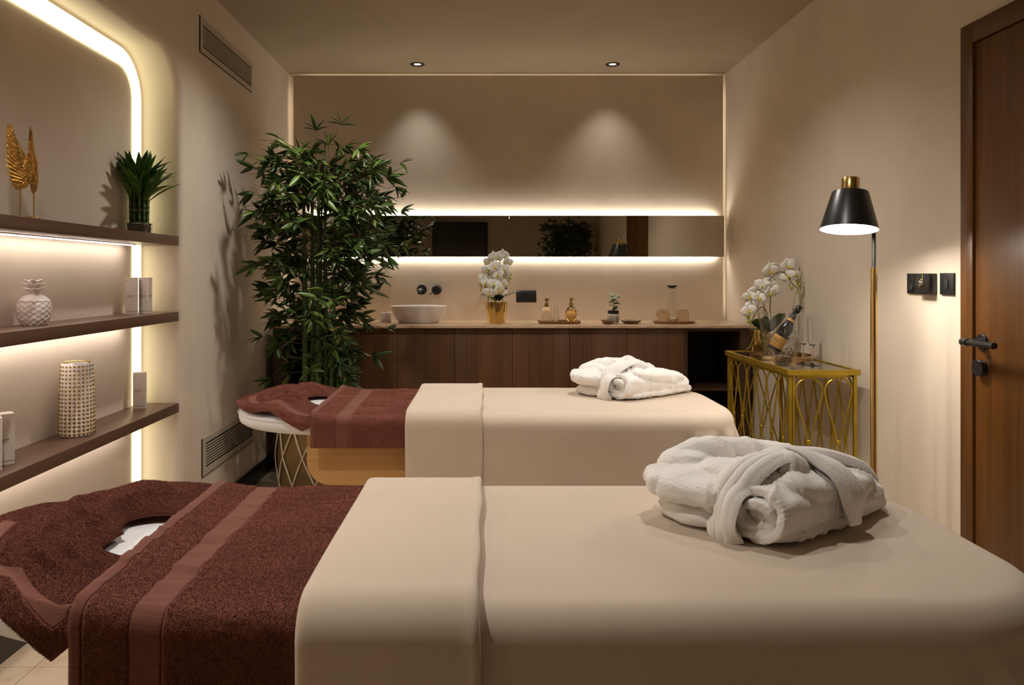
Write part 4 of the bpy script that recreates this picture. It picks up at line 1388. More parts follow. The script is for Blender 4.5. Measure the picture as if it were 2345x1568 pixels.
# ------------------------------------------------------------------ tall bamboo in a rope netted planter
LEAF_B = [leaf_mesh('leaf', 0.098, 0.0250, 'leaf_bamboo', 0.15, 0.30, tip=1.25), leaf_mesh('leaf', 0.085, 0.0225, 'leaf_bamboo', 0.30, 0.2, tip=1.25), leaf_mesh('leaf', 0.108, 0.0240, 'leaf_bamboo', 0.05, 0.25, tip=1.3), leaf_mesh('leaf', 0.092, 0.0240, 'leaf_bamboo_pale', 0.2, 0.25, tip=1.25)]
def bamboo(base, label, seed, height, lim, n_parts, n_branch, rad, planter=True):
    rng = random.Random(seed)
    t = thing('bamboo_plant', label, 'plant', base, 0, 'tall bamboo plants')
    zp = 0.43
    MB().lathe([(0.13, 0.0), (0.165, 0.02), (0.195, 0.14), (0.205, 0.27), (0.190, zp), (0.182, zp), (0.188, zp - 0.04)], 36).build('planter', M['planter_brown'], t)
    MB().lathe([(0.187, zp - 0.045), (0.05, zp - 0.03)], 30).build('soil', M['soil'], t)
    if planter:
        net = MB()
        n = 11
        def pr(z): return np.interp(z, [0, 0.02, 0.14, 0.27, zp], [0.135, 0.17, 0.20, 0.21, 0.195]) + 0.006
        for k in range(n):
            for s in (-1, 1):
                for off in (-0.010, 0.010):
                    pts = []
                    for q in np.linspace(0, 1, 15):
                        z = 0.006 + q * (zp - 0.008)
                        a = 2 * math.pi * (k / n + s * q * 1.5 / n) + off * math.sin(math.pi * q * 3)
                        pts.append((pr(z) * math.cos(a), pr(z) * math.sin(a), z))
                    net.tube(pts, 0.0028, 5)
        net.tube([(0.197 * math.cos(a), 0.197 * math.sin(a), zp) for a in np.linspace(0, 2 * math.pi, 40, endpoint=False)], 0.005, 6, True)
        net.build('rope_net', M['rope'], t)
    canes = []
    spots = [(-0.060, -0.01), (-0.028, 0.02), (0.005, -0.02), (0.038, 0.012), (0.066, -0.012), (-0.01, 0.055)]
    for k, (x, y) in enumerate(spots):
        h = height * (0.90 + 0.07 * rng.random())
        lx, ly = x * 0.35 + rng.uniform(-0.02, 0.02), rng.uniform(-0.02, 0.02)
        pts, rr = [], []
        nn = 9
        r0 = [0.019, 0.018, 0.020, 0.015, 0.014, 0.013][k]
        def pos(q): return Vector((x + lx * q, y + ly * q, zp - 0.05 + (h - zp) * q))
        m = MB()
        prev = 0
        for j in range(nn):
            q0, q1 = j / nn, (j + 1) / nn
            ra = r0 * (1 - 0.80 * q0 ** 1.5)
            rb = r0 * (1 - 0.80 * q1 ** 1.5)
            for (q, r) in ((q0 + 0.002, ra * 1.0), (q1 - 0.010, rb * 1.0), (q1 - 0.006, rb * 1.15), (q1 - 0.002, rb * 1.15), (q1, rb * 0.95)):
                pts.append(pos(q)); rr.append(r)
        m.tube(pts, rr, 10)
        m.build('cane', M['cane_green'], t)
        canes.append(pos)
    tw = MB()
    leaves = []
    bx, by, bz = base
    tries = 0
    for b in range(n_branch):
        pos = canes[rng.randrange(len(canes))]
        q = 0.08 + 0.92 * (((b + rng.random()) / n_branch) ** 0.72)
        p0 = pos(q)
        z = p0.z
        a = b * 2.39996 + rng.uniform(-0.5, 0.5)
        zz = z / height
        # envelope: widest at two thirds, thin near the planter
        env = np.interp(zz, [0.25, 0.40, 0.46, 0.58, 0.75, 0.90, 1.0], [0.55, 0.66, 0.78, 1.0, 1.0, 0.88, 0.50]) * rad
        if zz < 0.47 and rng.random() < 0.50: continue
        ln = env * rng.uniform(0.45, 1.0)
        up = rng.uniform(0.05, 0.55) if zz > 0.55 else rng.uniform(-0.15, 0.35)
        d = Vector((math.cos(a), math.sin(a), up))
        p1 = p0 + d * ln * 0.55
        p2 = p0 + Vector((math.cos(a) * ln, math.sin(a) * ln, up * ln * 0.75 - 0.04))
        def inside(p):
            w = p + Vector(base)
            return lim[0] < w.x < lim[1] and lim[2] < w.y < lim[3]
        if not inside(p2):
            p2 = Vector((min(max(p2.x, lim[0] - bx + 0.02), lim[1] - bx - 0.02), min(max(p2.y, lim[2] - by + 0.02), lim[3] - by - 0.02), p2.z))
            p1 = (p0 + p2) / 2 + Vector((0, 0, 0.03))
        path = catmull([p0, p1, p2], 4)
        tw.tube(path, [0.0022 * (1 - 0.6 * i / (len(path) - 1)) for i in range(len(path))], 4)
        # sprays of leaves along the outer part of the twig
        for s in range(rng.randint(2, 3)):
            f = 0.45 + 0.55 * s / 2
            c = path[min(len(path) - 1, int(f * (len(path) - 1)))]
            side = Vector((rng.uniform(-1, 1), rng.uniform(-1, 1), rng.uniform(-0.3, 0.5))).normalized()
            out = (p2 - p0).normalized()
            e = c + (out * 0.6 + side * 0.5) * rng.uniform(0.03, 0.07)
            if not inside(e): e = c
            tw.tube([c, (c + e) / 2 + Vector((0, 0, 0.006)), e], 0.0012, 4)
            for k in range(rng.randint(5, 7)):
                ang = rng.uniform(-1.35, 1.35)
                flat = Vector((out.x, out.y, 0.0))
                flat = flat.normalized() if flat.length > 1e-3 else Vector((1, 0, 0))
                dd = Matrix.Rotation(ang, 3, 'Z') @ flat
                dd = (dd + Vector((0, 0, rng.uniform(-1.0, 0.75) if zz < 0.9 else rng.uniform(-0.2, 1.1)))).normalized()
                tip = e + dd * 0.12
                if not inside(tip):
                    continue
                mt = orient(e, dd, rng.uniform(-1.3, 1.3)) @ Matrix.Scale(rng.uniform(0.7, 1.08), 4)
                leaves.append((rng.choice([0, 0, 1, 1, 2, 2, 3 if rng.random() < 0.5 else 0]), mt))
    # crown tips
    for (dx, dz, hz) in ((-0.02, 0.0, 1.0), (0.13, 0.01, 1.005), (0.06, 0.0, 0.955), (-0.10, 0.0, 0.94)):
        e = Vector((dx, rng.uniform(-0.05, 0.05), height * hz - 0.06))
        tw.tube([e - Vector((dx * 0.3, 0, 0.24)), e - Vector((0, 0, 0.05)), e], 0.0015, 4)
        for k in range(6):
            a = R(-70 + 28 * k + rng.uniform(-8, 8))
            dd = Vector((math.sin(a), rng.uniform(-0.4, 0.4), math.cos(a) * 0.9 + 0.1))
            leaves.append((k % 4, orient(e, dd, rng.uniform(-0.5, 0.5)) @ Matrix.Scale(0.85, 4)))
    tw.build('twigs', M['twig'], t)
    # the leaves nearest the camera are single parts, the rest is one mass
    leaves.sort(key=lambda l: l[1].translation.y)
    for k, mt in leaves[:n_parts]:
        inst('leaf', LEAF_B[k], t, mt)
    for which, mats in ((0, (0, 1, 2)), (1, (3,))):
        vs, fs = [], []
        for k, mt in leaves[n_parts:]:
            if k not in mats: continue
            me = LEAF_B[k]
            b = len(vs)
            vs.extend([tuple(mt @ v.co) for v in me.vertices])
            fs.extend([tuple(b + i for i in p.vertices) for p in me.polygons])
        if not vs: continue
        me = bpy.data.meshes.new('foliage')
        me.from_pydata(vs, [], fs)
        me.shade_smooth()
        me.materials.append(M['leaf_bamboo_pale' if which else 'leaf_bamboo'])
        o = inst('foliage', me, t)
        o['kind'] = 'stuff'
    return len(leaves)
bamboo((-0.862, 3.86, 0), 'tall leafy bamboo in a rope netted planter between the table and the cabinets', 11, 2.01, (-1.285, -0.35, 3.42, 4.62), 300, 230, 0.43)
bamboo((1.22, -0.75, 0), 'tall leafy bamboo standing behind the floor lamp near the television wall', 23, 2.06, (0.70, 1.59, -1.35, -0.15), 0, 320, 0.42)

# ------------------------------------------------------------------ orchids
def flower_mesh():
    mb = MB()
    def petal(ang, L, W, tilt, lift):
        n = 6
        rows = []
        for i in range(n + 1):
            t = i / n
            w = W / 2 * (math.sin(math.pi * (0.06 + 0.94 * t) ** 0.75) ** 0.7 if t < 1 else 0.02)
            z = lift + tilt * math.sin(t * 2.2) * L
            rows.append([(L * t, -w, z - 0.10 * w), (L * t, -w * 0.5, z + 0.05 * w), (L * t, 0, z), (L * t, w * 0.5, z + 0.05 * w), (L * t, w, z - 0.10 * w)])
        g = MB().grid(np.array(rows), 0.0005)
        g.xform(Matrix.Rotation(ang, 4, 'Z'))
        mb.add(g.v, g.f)
    for a in (90, 215, 325): petal(R(a), 0.030, 0.022, 0.14, -0.001)
    for a in (10, 170): petal(R(a), 0.034, 0.036, 0.20, 0.001)
    return mb.mesh('flower', M['petal_white'], True, None)
def lip_mesh():
    mb = MB()
    mb.ball((0, -0.003, 0.006), 0.0042, 8, 6, (1, 1.2, 1))
    mb.ball((-0.004, -0.007, 0.008), 0.0032, 8, 5)
    mb.ball((0.004, -0.007, 0.008), 0.0032, 8, 5)
    return mb.mesh('flower_lip', M['petal_yellow'])
FLOWER, LIP = flower_mesh(), lip_mesh()
BUD = MB().ball((0, 0, 0), 0.0065, 10, 8, (1, 1, 1.25)).mesh('bud', M['bud'])
ORCHID_LEAF = leaf_mesh('leaf', 0.150, 0.052, 'leaf_orchid', 0.35, 0.22, 8, round_=True, thick=0.0015)
ORCHID_LEAF2 = leaf_mesh('leaf', 0.115, 0.068, 'leaf_orchid', 0.20, 0.15, 8, round_=True, thick=0.0015)
def orchid(base, label, pot, stems, flowers, buds, leaves, seed, roots=()):
    rng = random.Random(seed)
    t = thing('potted_orchid', label, 'orchid', base, 0, 'white orchids in gold pots')
    rb, rt, h = pot
    MB().lathe([(rb, 0), (rb + 0.001, 0.002), (rt, h), (rt - 0.003, h), (rt - 0.005, h - 0.03)], 40).build('pot', M['gold'], t)
    MB().lathe([(rt - 0.006, h - 0.018), (0.01, h - 0.012)], 24).build('soil', M['soil'], t)
    for pts in stems:
        MB().tube(catmull([Vector(q) for q in pts], 8), 0.0022, 7).build('stem', M['orchid_stem'], t)
    for p in roots:
        MB().tube(catmull([Vector(q) for q in p], 6), 0.0016, 5).build('aerial_root', M['bud'], t)
    for (x, y, z, s, yaw, pitch) in flowers:
        # flower axis +z turned to face the room (-y), then yawed and pitched
        rot = Euler((R(90 + pitch), R(rng.uniform(-25, 25)), R(yaw))).to_matrix().to_4x4()
        f = inst('flower', FLOWER, t, Matrix.Translation((x, y, z)) @ rot @ Matrix.Scale(s, 4))
        inst('flower_lip', LIP, f)
    for (x, y, z, s) in buds:
        inst('bud', BUD, t, Matrix.Translation((x, y, z)) @ Matrix.Scale(s, 4))
    for (x, y, z, d, roll, big, sc) in leaves:
        inst('leaf', ORCHID_LEAF2 if big else ORCHID_LEAF, t, orient(Vector((x, y, z)), Vector(d), roll) @ Matrix.Scale(sc, 4))

def o1():
    d = 4.60
    s = d / F_PX
    b = Vector(((1137 - 1108) * s, d, WT))
    def q(x, y, dy=0.0): return ((x - 1137) * s, dy, (741 - y) * s)
    rng = random.Random(5)
    st = [[q(1118, 694), q(1116, 650, -0.02), q(1122, 610, -0.03), q(1134, 596, -0.02), q(1152, 602, 0.0), q(1161, 625, 0.01), q(1163, 645, 0.01)],
          [q(1126, 694), q(1124, 660, 0.02), q(1118, 630, 0.02), q(1108, 640, 0), q(1102, 664, -0.01)],
          [q(1150, 694), q(1154, 660, 0.02), q(1150, 615, 0.03), q(1140, 590, 0.03)]]
    fl = []
    for (x, y, dy, sc) in ((1131, 588, 0, 1.25), (1150, 584, 0.02, 1.35), (1141, 590, -0.03, 1.1), (1120, 600, 0.02, 1.2), (1163, 600, 0.03, 1.1), (1130, 612, -0.05, 1.4), (1152, 618, -0.03, 1.3), (1117, 620, -0.02, 1.3), (1140, 630, -0.05, 1.4),
                           (1155, 633, 0.0, 1.2), (1108, 641, -0.03, 1.35), (1122, 638, -0.02, 1.3), (1131, 652, -0.06, 1.45), (1150, 650, -0.05, 1.35), (1112, 648, -0.05, 1.1), (1141, 664, -0.06, 1.35), (1121, 670, -0.06, 1.35), (1148, 668, -0.04, 1.2)):
        fl.append((*q(x, y, dy), sc, rng.uniform(-28, 28), rng.uniform(-22, 12)))
    bd = [(*q(x, y, -0.01), c) for x, y, c in ((1168, 638, 1.3), (1164, 646, 1.0), (1169, 629, 0.9), (1100, 654, 1.2), (1101, 664, 1.0), (1111, 656, 1.5), (1132, 678, 1.3), (1132, 686, 1.2), (1120, 682, 1.0))]
    lv = [(*q(1140, 690), (0.55, -0.15, 0.5), 0.2, False, 1.0), (*q(1142, 691), (0.25, 0.1, 0.8), 0.9, False, 0.85), (*q(1136, 691), (-0.1, -0.3, 0.6), 0.4, False, 0.8), (*q(1134, 691), (-0.5, 0.3, 0.5), 0.4, False, 0.7)]
    orchid(b, 'full white orchid in a polished gold pot on the stone worktop', (0.052, 0.071, 0.131), st, fl, bd, lv, 3)
o1()
def o2():
    d = 3.775
    s = d / F_PX
    b = Vector(((1741 - 1108) * s, d, KZ))
    def q(x, y, dy=0.0): return ((x - 1741) * s, dy, (812 - y) * s)
    rng = random.Random(8)
    st = [[q(1752, 758), q(1750, 700, 0.0), q(1748, 660, 0.0), q(1755, 652, 0), q(1770, 632, -0.01), q(1786, 624, -0.02), q(1797, 633, -0.03), q(1806, 650, -0.04), q(1816, 660, -0.04)],
          [q(1764, 758), q(1767, 700, 0.02), q(1770, 650, 0.02), q(1766, 632, 0.02)],
          [q(1755, 756), q(1753, 720, -0.02), q(1742, 704, -0.03), q(1732, 708, -0.04), q(1722, 722, -0.04), q(1712, 740, -0.04)]]
    fl = []
    for (x, y, dy, sc, yw) in ((1765, 622, 0.0, 1.35, -10), (1770, 615, 0.03, 1.2, 10), (1802, 612, -0.01, 1.4, 20), (1810, 606, 0.02, 1.2, 0), (1800, 634, -0.03, 1.3, -35), (1816, 632, -0.03, 1.1, 30), (1757, 662, -0.05, 1.45, 0), (1745, 655, -0.02, 1.4, -25), (1764, 650, 0.0, 1.2, 10),
                               (1734, 668, 0.0, 1.4, -30), (1730, 684, -0.05, 1.35, 5), (1714, 680, -0.02, 1.2, -45), (1707, 712, -0.05, 1.25, -15), (1720, 700, -0.02, 1.2, -30), (1752, 672, -0.06, 1.2, 15)):
        fl.append((*q(x, y, dy), sc, yw + rng.uniform(-8, 8), rng.uniform(-25, 15)))
    bd = [(*q(x, y, -0.04), c) for x, y, c in ((1806, 661, 1.35), (1823, 654, 1.4), (1817, 670, 0.95), (1818, 645, 1.2), (1707, 727, 1.4), (1708, 736, 1.3), (1713, 741, 1.1), (1800, 654, 0.8))]
    lv = [(*q(1752, 757, -0.01), (-0.55, -0.35, 0.55), 0.5, True, 1.0), (*q(1760, 757, -0.01), (0.35, -0.35, 0.75), -0.5, True, 1.05), (*q(1755, 757, -0.01), (-0.5, -0.3, 0.9), 1.0, True, 0.8), (*q(1758, 757), (0.1, 0.5, 0.6), 0, True, 0.7)]
    rt = [[q(1728, 758, -0.05), q(1722, 748, -0.06), q(1714, 770, -0.07), q(1706, 792, -0.07), q(1698, 797, -0.07)], [q(1726, 757, -0.05), q(1732, 785, -0.075), q(1748, 792, -0.08), q(1756, 775, -0.08)]]
    orchid(b, 'white orchid with loose arching sprays in a gold pot on the console table', (0.040, 0.054, 0.125), st, fl, bd, lv, 4, rt)
o2()

# ------------------------------------------------------------------ console: tray, bucket, champagne, flutes
def build_drinks():
    tc = Vector((1.424, 3.565, KZ))
    t = thing('round_tray', 'round brushed metal tray with upright rim on the console table', 'tray', tc)
    MB().lathe([(0.140, 0.0005), (0.140, 0.022), (0.1375, 0.022), (0.1375, 0.005), (0.005, 0.005)], 64).build('tray_body', M['tray_metal'], t)
    bc = Vector((1.408, 3.555, KZ + 0.0058))
    b = thing('ice_bucket', 'clear dimpled glass ice bucket on the round tray', 'bucket', bc)
    seg, nz = 72, 44
    def ring(r_off, inside):
        rows = []
        for i in range(nz):
            q = i / (nz - 1)
            z = 0.008 + q * 0.205 if inside else q * 0.213
            r = 0.066 + 0.026 * (z / 0.213) ** 1.1
            row = []
            for k in range(seg):
                a = 2 * math.pi * k / seg
                dz = 0.0
                if not inside and z < 0.135:
                    kk = int(z / 0.0145)
                    u = ((a * 14 / (2 * math.pi)) + 0.5 * (kk % 2)) % 1.0 - 0.5
                    v = (z / 0.0145) % 1.0 - 0.5
                    dz = -0.0028 * max(0, 1 - (u * u + v * v) * 4.4)
                row.append(((r + r_off + dz) * math.cos(a), (r + r_off + dz) * math.sin(a), z))
            rows.append(row)
        return np.array(rows)
    o, i = ring(0, False), ring(-0.0045, True)
    mb = MB().grid(np.concatenate([o, i[::-1]]), cv=True)
    mb.f.append(tuple(range(seg)))
    mb.f.append(tuple((2 * nz - 1) * seg + k for k in range(seg)))
    mb.build('bucket_body', M['glass'], b)
    # bottle leaning in the bucket
    foot = bc + Vector((-0.028, -0.010, 0.038))
    tip = px(1832, 701, 3.54)
    ax = (tip - foot).normalized()
    w = thing('champagne_bottle', 'dark champagne bottle with orange gold label leaning in the ice bucket', 'bottle', foot)
    rot = ax.to_track_quat('Z', 'X').to_matrix().to_4x4()
    k = (tip - foot).length
    sc = Matrix.Scale(k / 0.30, 4)
    prof = [(0.030, 0.0), (0.040, 0.003), (0.042, 0.012), (0.042, 0.120), (0.039, 0.145), (0.030, 0.178), (0.0215, 0.205)]
    MB().lathe(prof, 40).xform(rot @ sc).build('bottle_body', M['bottle_black'], w)
    MB().lathe([(0.0226, 0.198), (0.0165, 0.232), (0.0155, 0.262), (0.0185, 0.266), (0.0185, 0.274), (0.0165, 0.276), (0.0170, 0.296), (0.014, 0.300)], 32).xform(rot @ sc).build('neck_foil', M['satin_black'], w)
    MB().lathe([(0.0262, 0.1945), (0.0222, 0.207), (0.0214, 0.209)], 32, cap0=False, cap1=False).xform(rot @ sc).build('neck_band', M['label_gold'], w)
    # label: part of the cylinder facing the room
    rows = []
    for z in np.linspace(0.018, 0.088, 8):
        rows.append([(0.0425 * math.cos(a), 0.0425 * math.sin(a), z) for a in np.linspace(R(-62), R(62), 18)])
    inv = (rot.inverted() @ Vector((-0.35, -1, 0.15)).to_4d()).to_3d()
    az = math.atan2(inv.y, inv.x)
    lab = MB().grid(np.array(rows), 0.0004).xform(rot @ sc @ Matrix.Rotation(az, 4, 'Z')).build('label', M['label_gold'], w)
    mk = MB()
    for (a, z, da, dz) in ((-30, 0.060, 2.2, 0.007), (-25, 0.064, 3.0, 0.0015), (-24, 0.055, 3.5, 0.0015), (-10, 0.058, 7, 0.0010), (-8, 0.053, 9, 0.0008), (-12, 0.048, 5, 0.0008)):
        rr = [[(0.0433 * math.cos(R(a + s * da)), 0.0433 * math.sin(R(a + s * da)), z + q * dz) for s in (-1, 0, 1)] for q in (-1, 1)]
        g = MB().grid(np.array(rr), 0.0003)
        mk.add(g.v, g.f)
    mk.xform(rot @ sc @ Matrix.Rotation(az, 4, 'Z')).build('lettering', M['ink'], lab)
    for n, (x, y) in enumerate(((1.438, 3.345), (1.456, 3.290))):
        g = thing('champagne_flute', 'tall clear champagne flute beside the ice bucket' if n == 0 else 'tall clear champagne flute at the corner of the console table', 'glass', (x, y, KZ), 0, 'champagne flutes')
        prof = [(0.030, 0.0), (0.0305, 0.0012), (0.012, 0.004), (0.0042, 0.010), (0.0036, 0.03), (0.0036, 0.075), (0.006, 0.082), (0.0150, 0.092), (0.0195, 0.110), (0.0203, 0.150), (0.0200, 0.214),
                (0.0190, 0.214), (0.0193, 0.150), (0.0185, 0.111), (0.0138, 0.0945), (0.0040, 0.088), (0.0005, 0.0875)]
        MB().lathe(prof, 36).build('glass_body', M['glass'], g)
build_drinks()

# ------------------------------------------------------------------ things on the worktop
def build_worktop_things():
    d = 4.70
    s = d / F_PX
    # basin
    t = thing('wash_basin', 'white oval vessel basin standing on the worktop under the black spout', 'basin', ((960 - 1108) * s, d - 0.03, WT))
    prof = [(0.110, 0.0), (0.125, 0.003), (0.140, 0.022), (0.158, 0.050), (0.172, 0.082), (0.1775, 0.104), (0.1750, 0.106), (0.1710, 0.104), (0.164, 0.082), (0.148, 0.050), (0.120, 0.026), (0.060, 0.016), (0.02, 0.015)]
    MB().lathe(prof, 64, sx=1.0, sy=0.74).build('bowl', M['ceramic'], t)
    MB().lathe([(0.020, 0.0152), (0.020, 0.018), (0.015, 0.019)], 24).build('drain', M['chrome'], t)
    # cream box left of the basin
    c = px(884, 735, 4.74)
    t = thing('tissue_box', 'low cream tissue box between the bamboo and the basin', 'box', (c.x, 4.74, WT))
    MB().rbox(-0.032, 0.032, -0.03, 0.03, 0, 0.062, 0.004).build('box_body', M['ceramic_matt'], t)
    MB().rbox(-0.018, 0.018, -0.008, 0.008, 0.0622, 0.0635, 0.0005).build('slot', M['ink'], t)
    # soap tray
    d = 4.60
    s = d / F_PX
    x0, x1 = (1231 - 1108) * s, (1329 - 1108) * s
    tr = thing('serving_tray', 'oblong wooden tray with gold lip under the soap dispensers', 'tray', ((x0 + x1) / 2, d - 0.01, WT))
    hw, hd = (x1 - x0) / 2, 0.058
    def rr(hx, hy, r, z):
        p = []
        for (cx_, cy_, a0) in ((hx - r, hy - r, 0), (-hx + r, hy - r, 90), (-hx + r, -hy + r, 180), (hx - r, -hy + r, 270)):
            for a in np.linspace(a0, a0 + 90, 7): p.append((cx_ + r * math.cos(R(a)), cy_ + r * math.sin(R(a)), z))
        return p
    P = np.array([rr(hw - 0.012, hd - 0.012, 0.02, 0.0), rr(hw - 0.004, hd - 0.004, 0.024, 0.006), rr(hw, hd, 0.026, 0.017), rr(hw - 0.003, hd - 0.003, 0.024, 0.017), rr(hw - 0.008, hd - 0.008, 0.022, 0.008)])
    mb = MB().grid(P, cv=True)
    n = P.shape[1]
    mb.f.append(tuple(range(n - 1, -1, -1))); mb.f.append(tuple(4 * n + k for k in range(n)))
    mb.build('tray_body', M['tray_wood'], tr)
    zt = WT + 0.0082
    def pump(t, z0, r):
        MB().lathe([(r, z0), (r, z0 + 0.022), (r * 0.85, z0 + 0.024), (0.006, z0 + 0.025), (0.006, z0 + 0.034), (r * 0.8, z0 + 0.035), (r * 0.8, z0 + 0.052), (r * 0.7, z0 + 0.054)], 24).build('pump', M['brass_dark'], t)
        MB().tube([(0, 0, z0 + 0.047), (0.010, -0.012, z0 + 0.047), (0.016, -0.020, z0 + 0.043)], 0.0035, 10).build('nozzle', M['brass_dark'], t)
    t = thing('soap_dispenser', 'milky glass soap dispenser with brass pump on the oblong tray', 'soap dispenser', ((1251 - 1108) * s, d - 0.01, zt))
    MB().lathe([(0.030, 0), (0.035, 0.003), (0.0365, 0.02), (0.034, 0.065), (0.030, 0.082), (0.020, 0.092), (0.012, 0.095)], 36).build('bottle_body', M['glass_milky'], t)
    pump(t, 0.0952, 0.0125)
    t = thing('soap_dispenser', 'rounded amber glass soap dispenser with brass pump on the oblong tray', 'soap dispenser', ((1307.5 - 1108) * s, d - 0.01, zt))
    MB().lathe([(0.022, 0), (0.029, 0.003), (0.035, 0.024), (0.0362, 0.045), (0.034, 0.066), (0.026, 0.086), (0.014, 0.096), (0.012, 0.098)], 36, cap1=True).build('bottle_body', M['glass_amber'], t)
    MB().lathe([(0.020, 0.004), (0.027, 0.008), (0.033, 0.026), (0.034, 0.045), (0.032, 0.062), (0.028, 0.072)], 30).build('liquid_soap', M['glass_amber'], t)
    pump(t, 0.0982, 0.0125)
    t = thing('glass_tumbler', 'slim clear glass vial between the two soap dispensers', 'glass', ((1274 - 1108) * s, d + 0.012, zt))
    MB().lathe([(0.017, 0), (0.018, 0.002), (0.018, 0.060), (0.013, 0.072), (0.013, 0.098), (0.0115, 0.098), (0.0115, 0.072), (0.0165, 0.059), (0.0165, 0.004), (0.002, 0.004)], 28).build('glass_body', M['glass'], t)
    t = thing('tealight_holder', 'small silver tealight holder in front of the glass vial', 'candle holder', ((1283 - 1108) * s, d - 0.035, zt))
    MB().lathe([(0.016, 0), (0.022, 0.003), (0.025, 0.016), (0.023, 0.0165), (0.020, 0.005), (0.003, 0.005)], 12).build('holder', M['chrome'], t)
    MB().lathe([(0.010, 0.0052), (0.010, 0.012), (0.009, 0.0125)], 16).build('candle', M['ceramic'], t)
    # small potted plant
    d = 4.62; s = d / F_PX
    t = thing('potted_plant', 'small white flowering plant in a striped pot with black rim', 'plant', ((1404.5 - 1108) * s, d, WT))
    MB().lathe([(0.030, 0), (0.0325, 0.003), (0.0345, 0.030), (0.0345, 0.056), (0.033, 0.058)], 36).build('pot', M['pot_stripe'], t)
    me = MB().rbox(-0.0022, 0.0022, -0.0014, 0.0010, 0.010, 0.046, 0.0005, 1).mesh('stripe', M['ink'], False)
    for k in range(16):
        a = 2 * math.pi * k / 16
        inst('stripe', me, t, Matrix.Rotation(a, 4, 'Z') @ Matrix.Translation((0, -0.0340, 0)))
    MB().lathe([(0.0325, 0.0582), (0.0340, 0.060), (0.0345, 0.078), (0.031, 0.0785), (0.030, 0.072), (0.004, 0.074)], 36).build('pot_rim', M['matt_black'], t)
    rng = random.Random(4)
    MB().tube([(0, 0, 0.073), (0.002, 0, 0.11), (0.006, 0, 0.150)], 0.0022, 6).build('stem', M['orchid_stem'], t)
    lf = leaf_mesh('leaf', 0.045, 0.028, 'leaf_orchid', 0.4, 0.2, 5)
    for k in range(20):
        a = rng.uniform(0, 6.28); z = 0.088 + 0.07 * (k / 20)
        inst('leaf', lf, t, orient(Vector((0.003, 0, z)), Vector((math.cos(a), math.sin(a), rng.uniform(-0.1, 0.7))), rng.uniform(-0.5, 0.5)) @ Matrix.Scale(rng.uniform(0.7, 1.0), 4))
    fl = MB()
    for k in range(5):
        q = R(72 * k)
        fl.ball((0.008 * math.cos(q), 0.008 * math.sin(q), 0), 0.0065, 8, 5, (1, 1, 0.5))
    fl.ball((0, 0, 0.003), 0.005, 8, 5)
    me = fl.mesh('blossom', M['moss_white'])
    for (x, y, z, c) in ((-0.020, 0, 0.168, 1.1), (-0.006, -0.01, 0.176, 1.3), (0.012, 0, 0.172, 1.2), (0.028, -0.006, 0.166, 1.1), (0.004, -0.02, 0.160, 1.3), (-0.016, -0.014, 0.158, 1.0), (0.022, -0.016, 0.158, 1.0), (-0.012, 0.01, 0.184, 0.8), (0.026, 0.005, 0.176, 0.8)):
        inst('blossom', me, t, Matrix.Translation((x, y, z)) @ Matrix.Rotation(rng.uniform(0, 1.2), 4, 'X') @ Matrix.Scale(c, 4))
    for (xa, xb, lb, dd) in ((1376, 1408, 'small brown saucer leaning up to the striped pot', 4.55), (1421, 1469, 'wide shallow brown dish beside the striped pot', 4.58)):
        s = dd / F_PX
        r = (xb - xa) / 2 * s
        t = thing('shallow_dish', lb, 'dish', (((xa + xb) / 2 - 1108) * s, dd, WT), 0, 'small brown dishes')
        MB().lathe([(r * 0.45, 0), (r * 0.6, 0.002), (r * 0.9, 0.012), (r, 0.021), (r * 0.975, 0.0215), (r * 0.85, 0.014), (r * 0.5, 0.006), (0.002, 0.005)], 36).build('dish_body', M['dish_brown'], t)
    # tray with cups and carafe
    d = 4.60; s = d / F_PX
    tr = thing('cup_tray', 'oval wooden tray under the smoky glass cups', 'tray', ((1544 - 1108) * s, d, WT))
    hw = 49.5 * s
    MB().lathe([(hw * 0.86, 0), (hw * 0.93, 0.002), (hw, 0.016), (hw * 0.985, 0.0165), (hw * 0.93, 0.010), (0.002, 0.009)], 48, sy=0.58).build('tray_body', M['tray_wood'], tr)
    zt = WT + 0.0102
    for (p, lb) in ((1517, 'smoky rounded glass cup on the oval tray, beside the dish'), (1562.5, 'smoky rounded glass cup on the oval tray, beside the panel edge')):
        t = thing('glass_cup', lb, 'cup', ((p - 1108) * s, d - 0.018, zt), 0, 'smoky glass cups')
        MB().lathe([(0.028, 0), (0.033, 0.003), (0.040, 0.022), (0.0435, 0.045), (0.041, 0.062), (0.033, 0.072), (0.0305, 0.073), (0.0300, 0.0715), (0.038, 0.060), (0.041, 0.045), (0.037, 0.022), (0.030, 0.005), (0.003, 0.004)], 36).build('cup_body', M['glass_smoke'], t)
    t = thing('water_carafe', 'clear glass water carafe with black lid between the cups', 'carafe', ((1541.5 - 1108) * s, d + 0.025, zt))
    MB().lathe([(0.026, 0), (0.030, 0.003), (0.031, 0.02), (0.030, 0.165), (0.026, 0.180), (0.0225, 0.196), (0.0235, 0.214), (0.0220, 0.214), (0.021, 0.196), (0.0245, 0.179), (0.0285, 0.164), (0.0285, 0.02), (0.026, 0.006), (0.003, 0.006)], 36).build('glass_body', M['glass'], t)
    MB().lathe([(0.018, 0.206), (0.0195, 0.2142), (0.0300, 0.2145), (0.0305, 0.2165), (0.0305, 0.223), (0.029, 0.2245)], 36).build('lid', M['rubber_black'], t)
build_worktop_things()

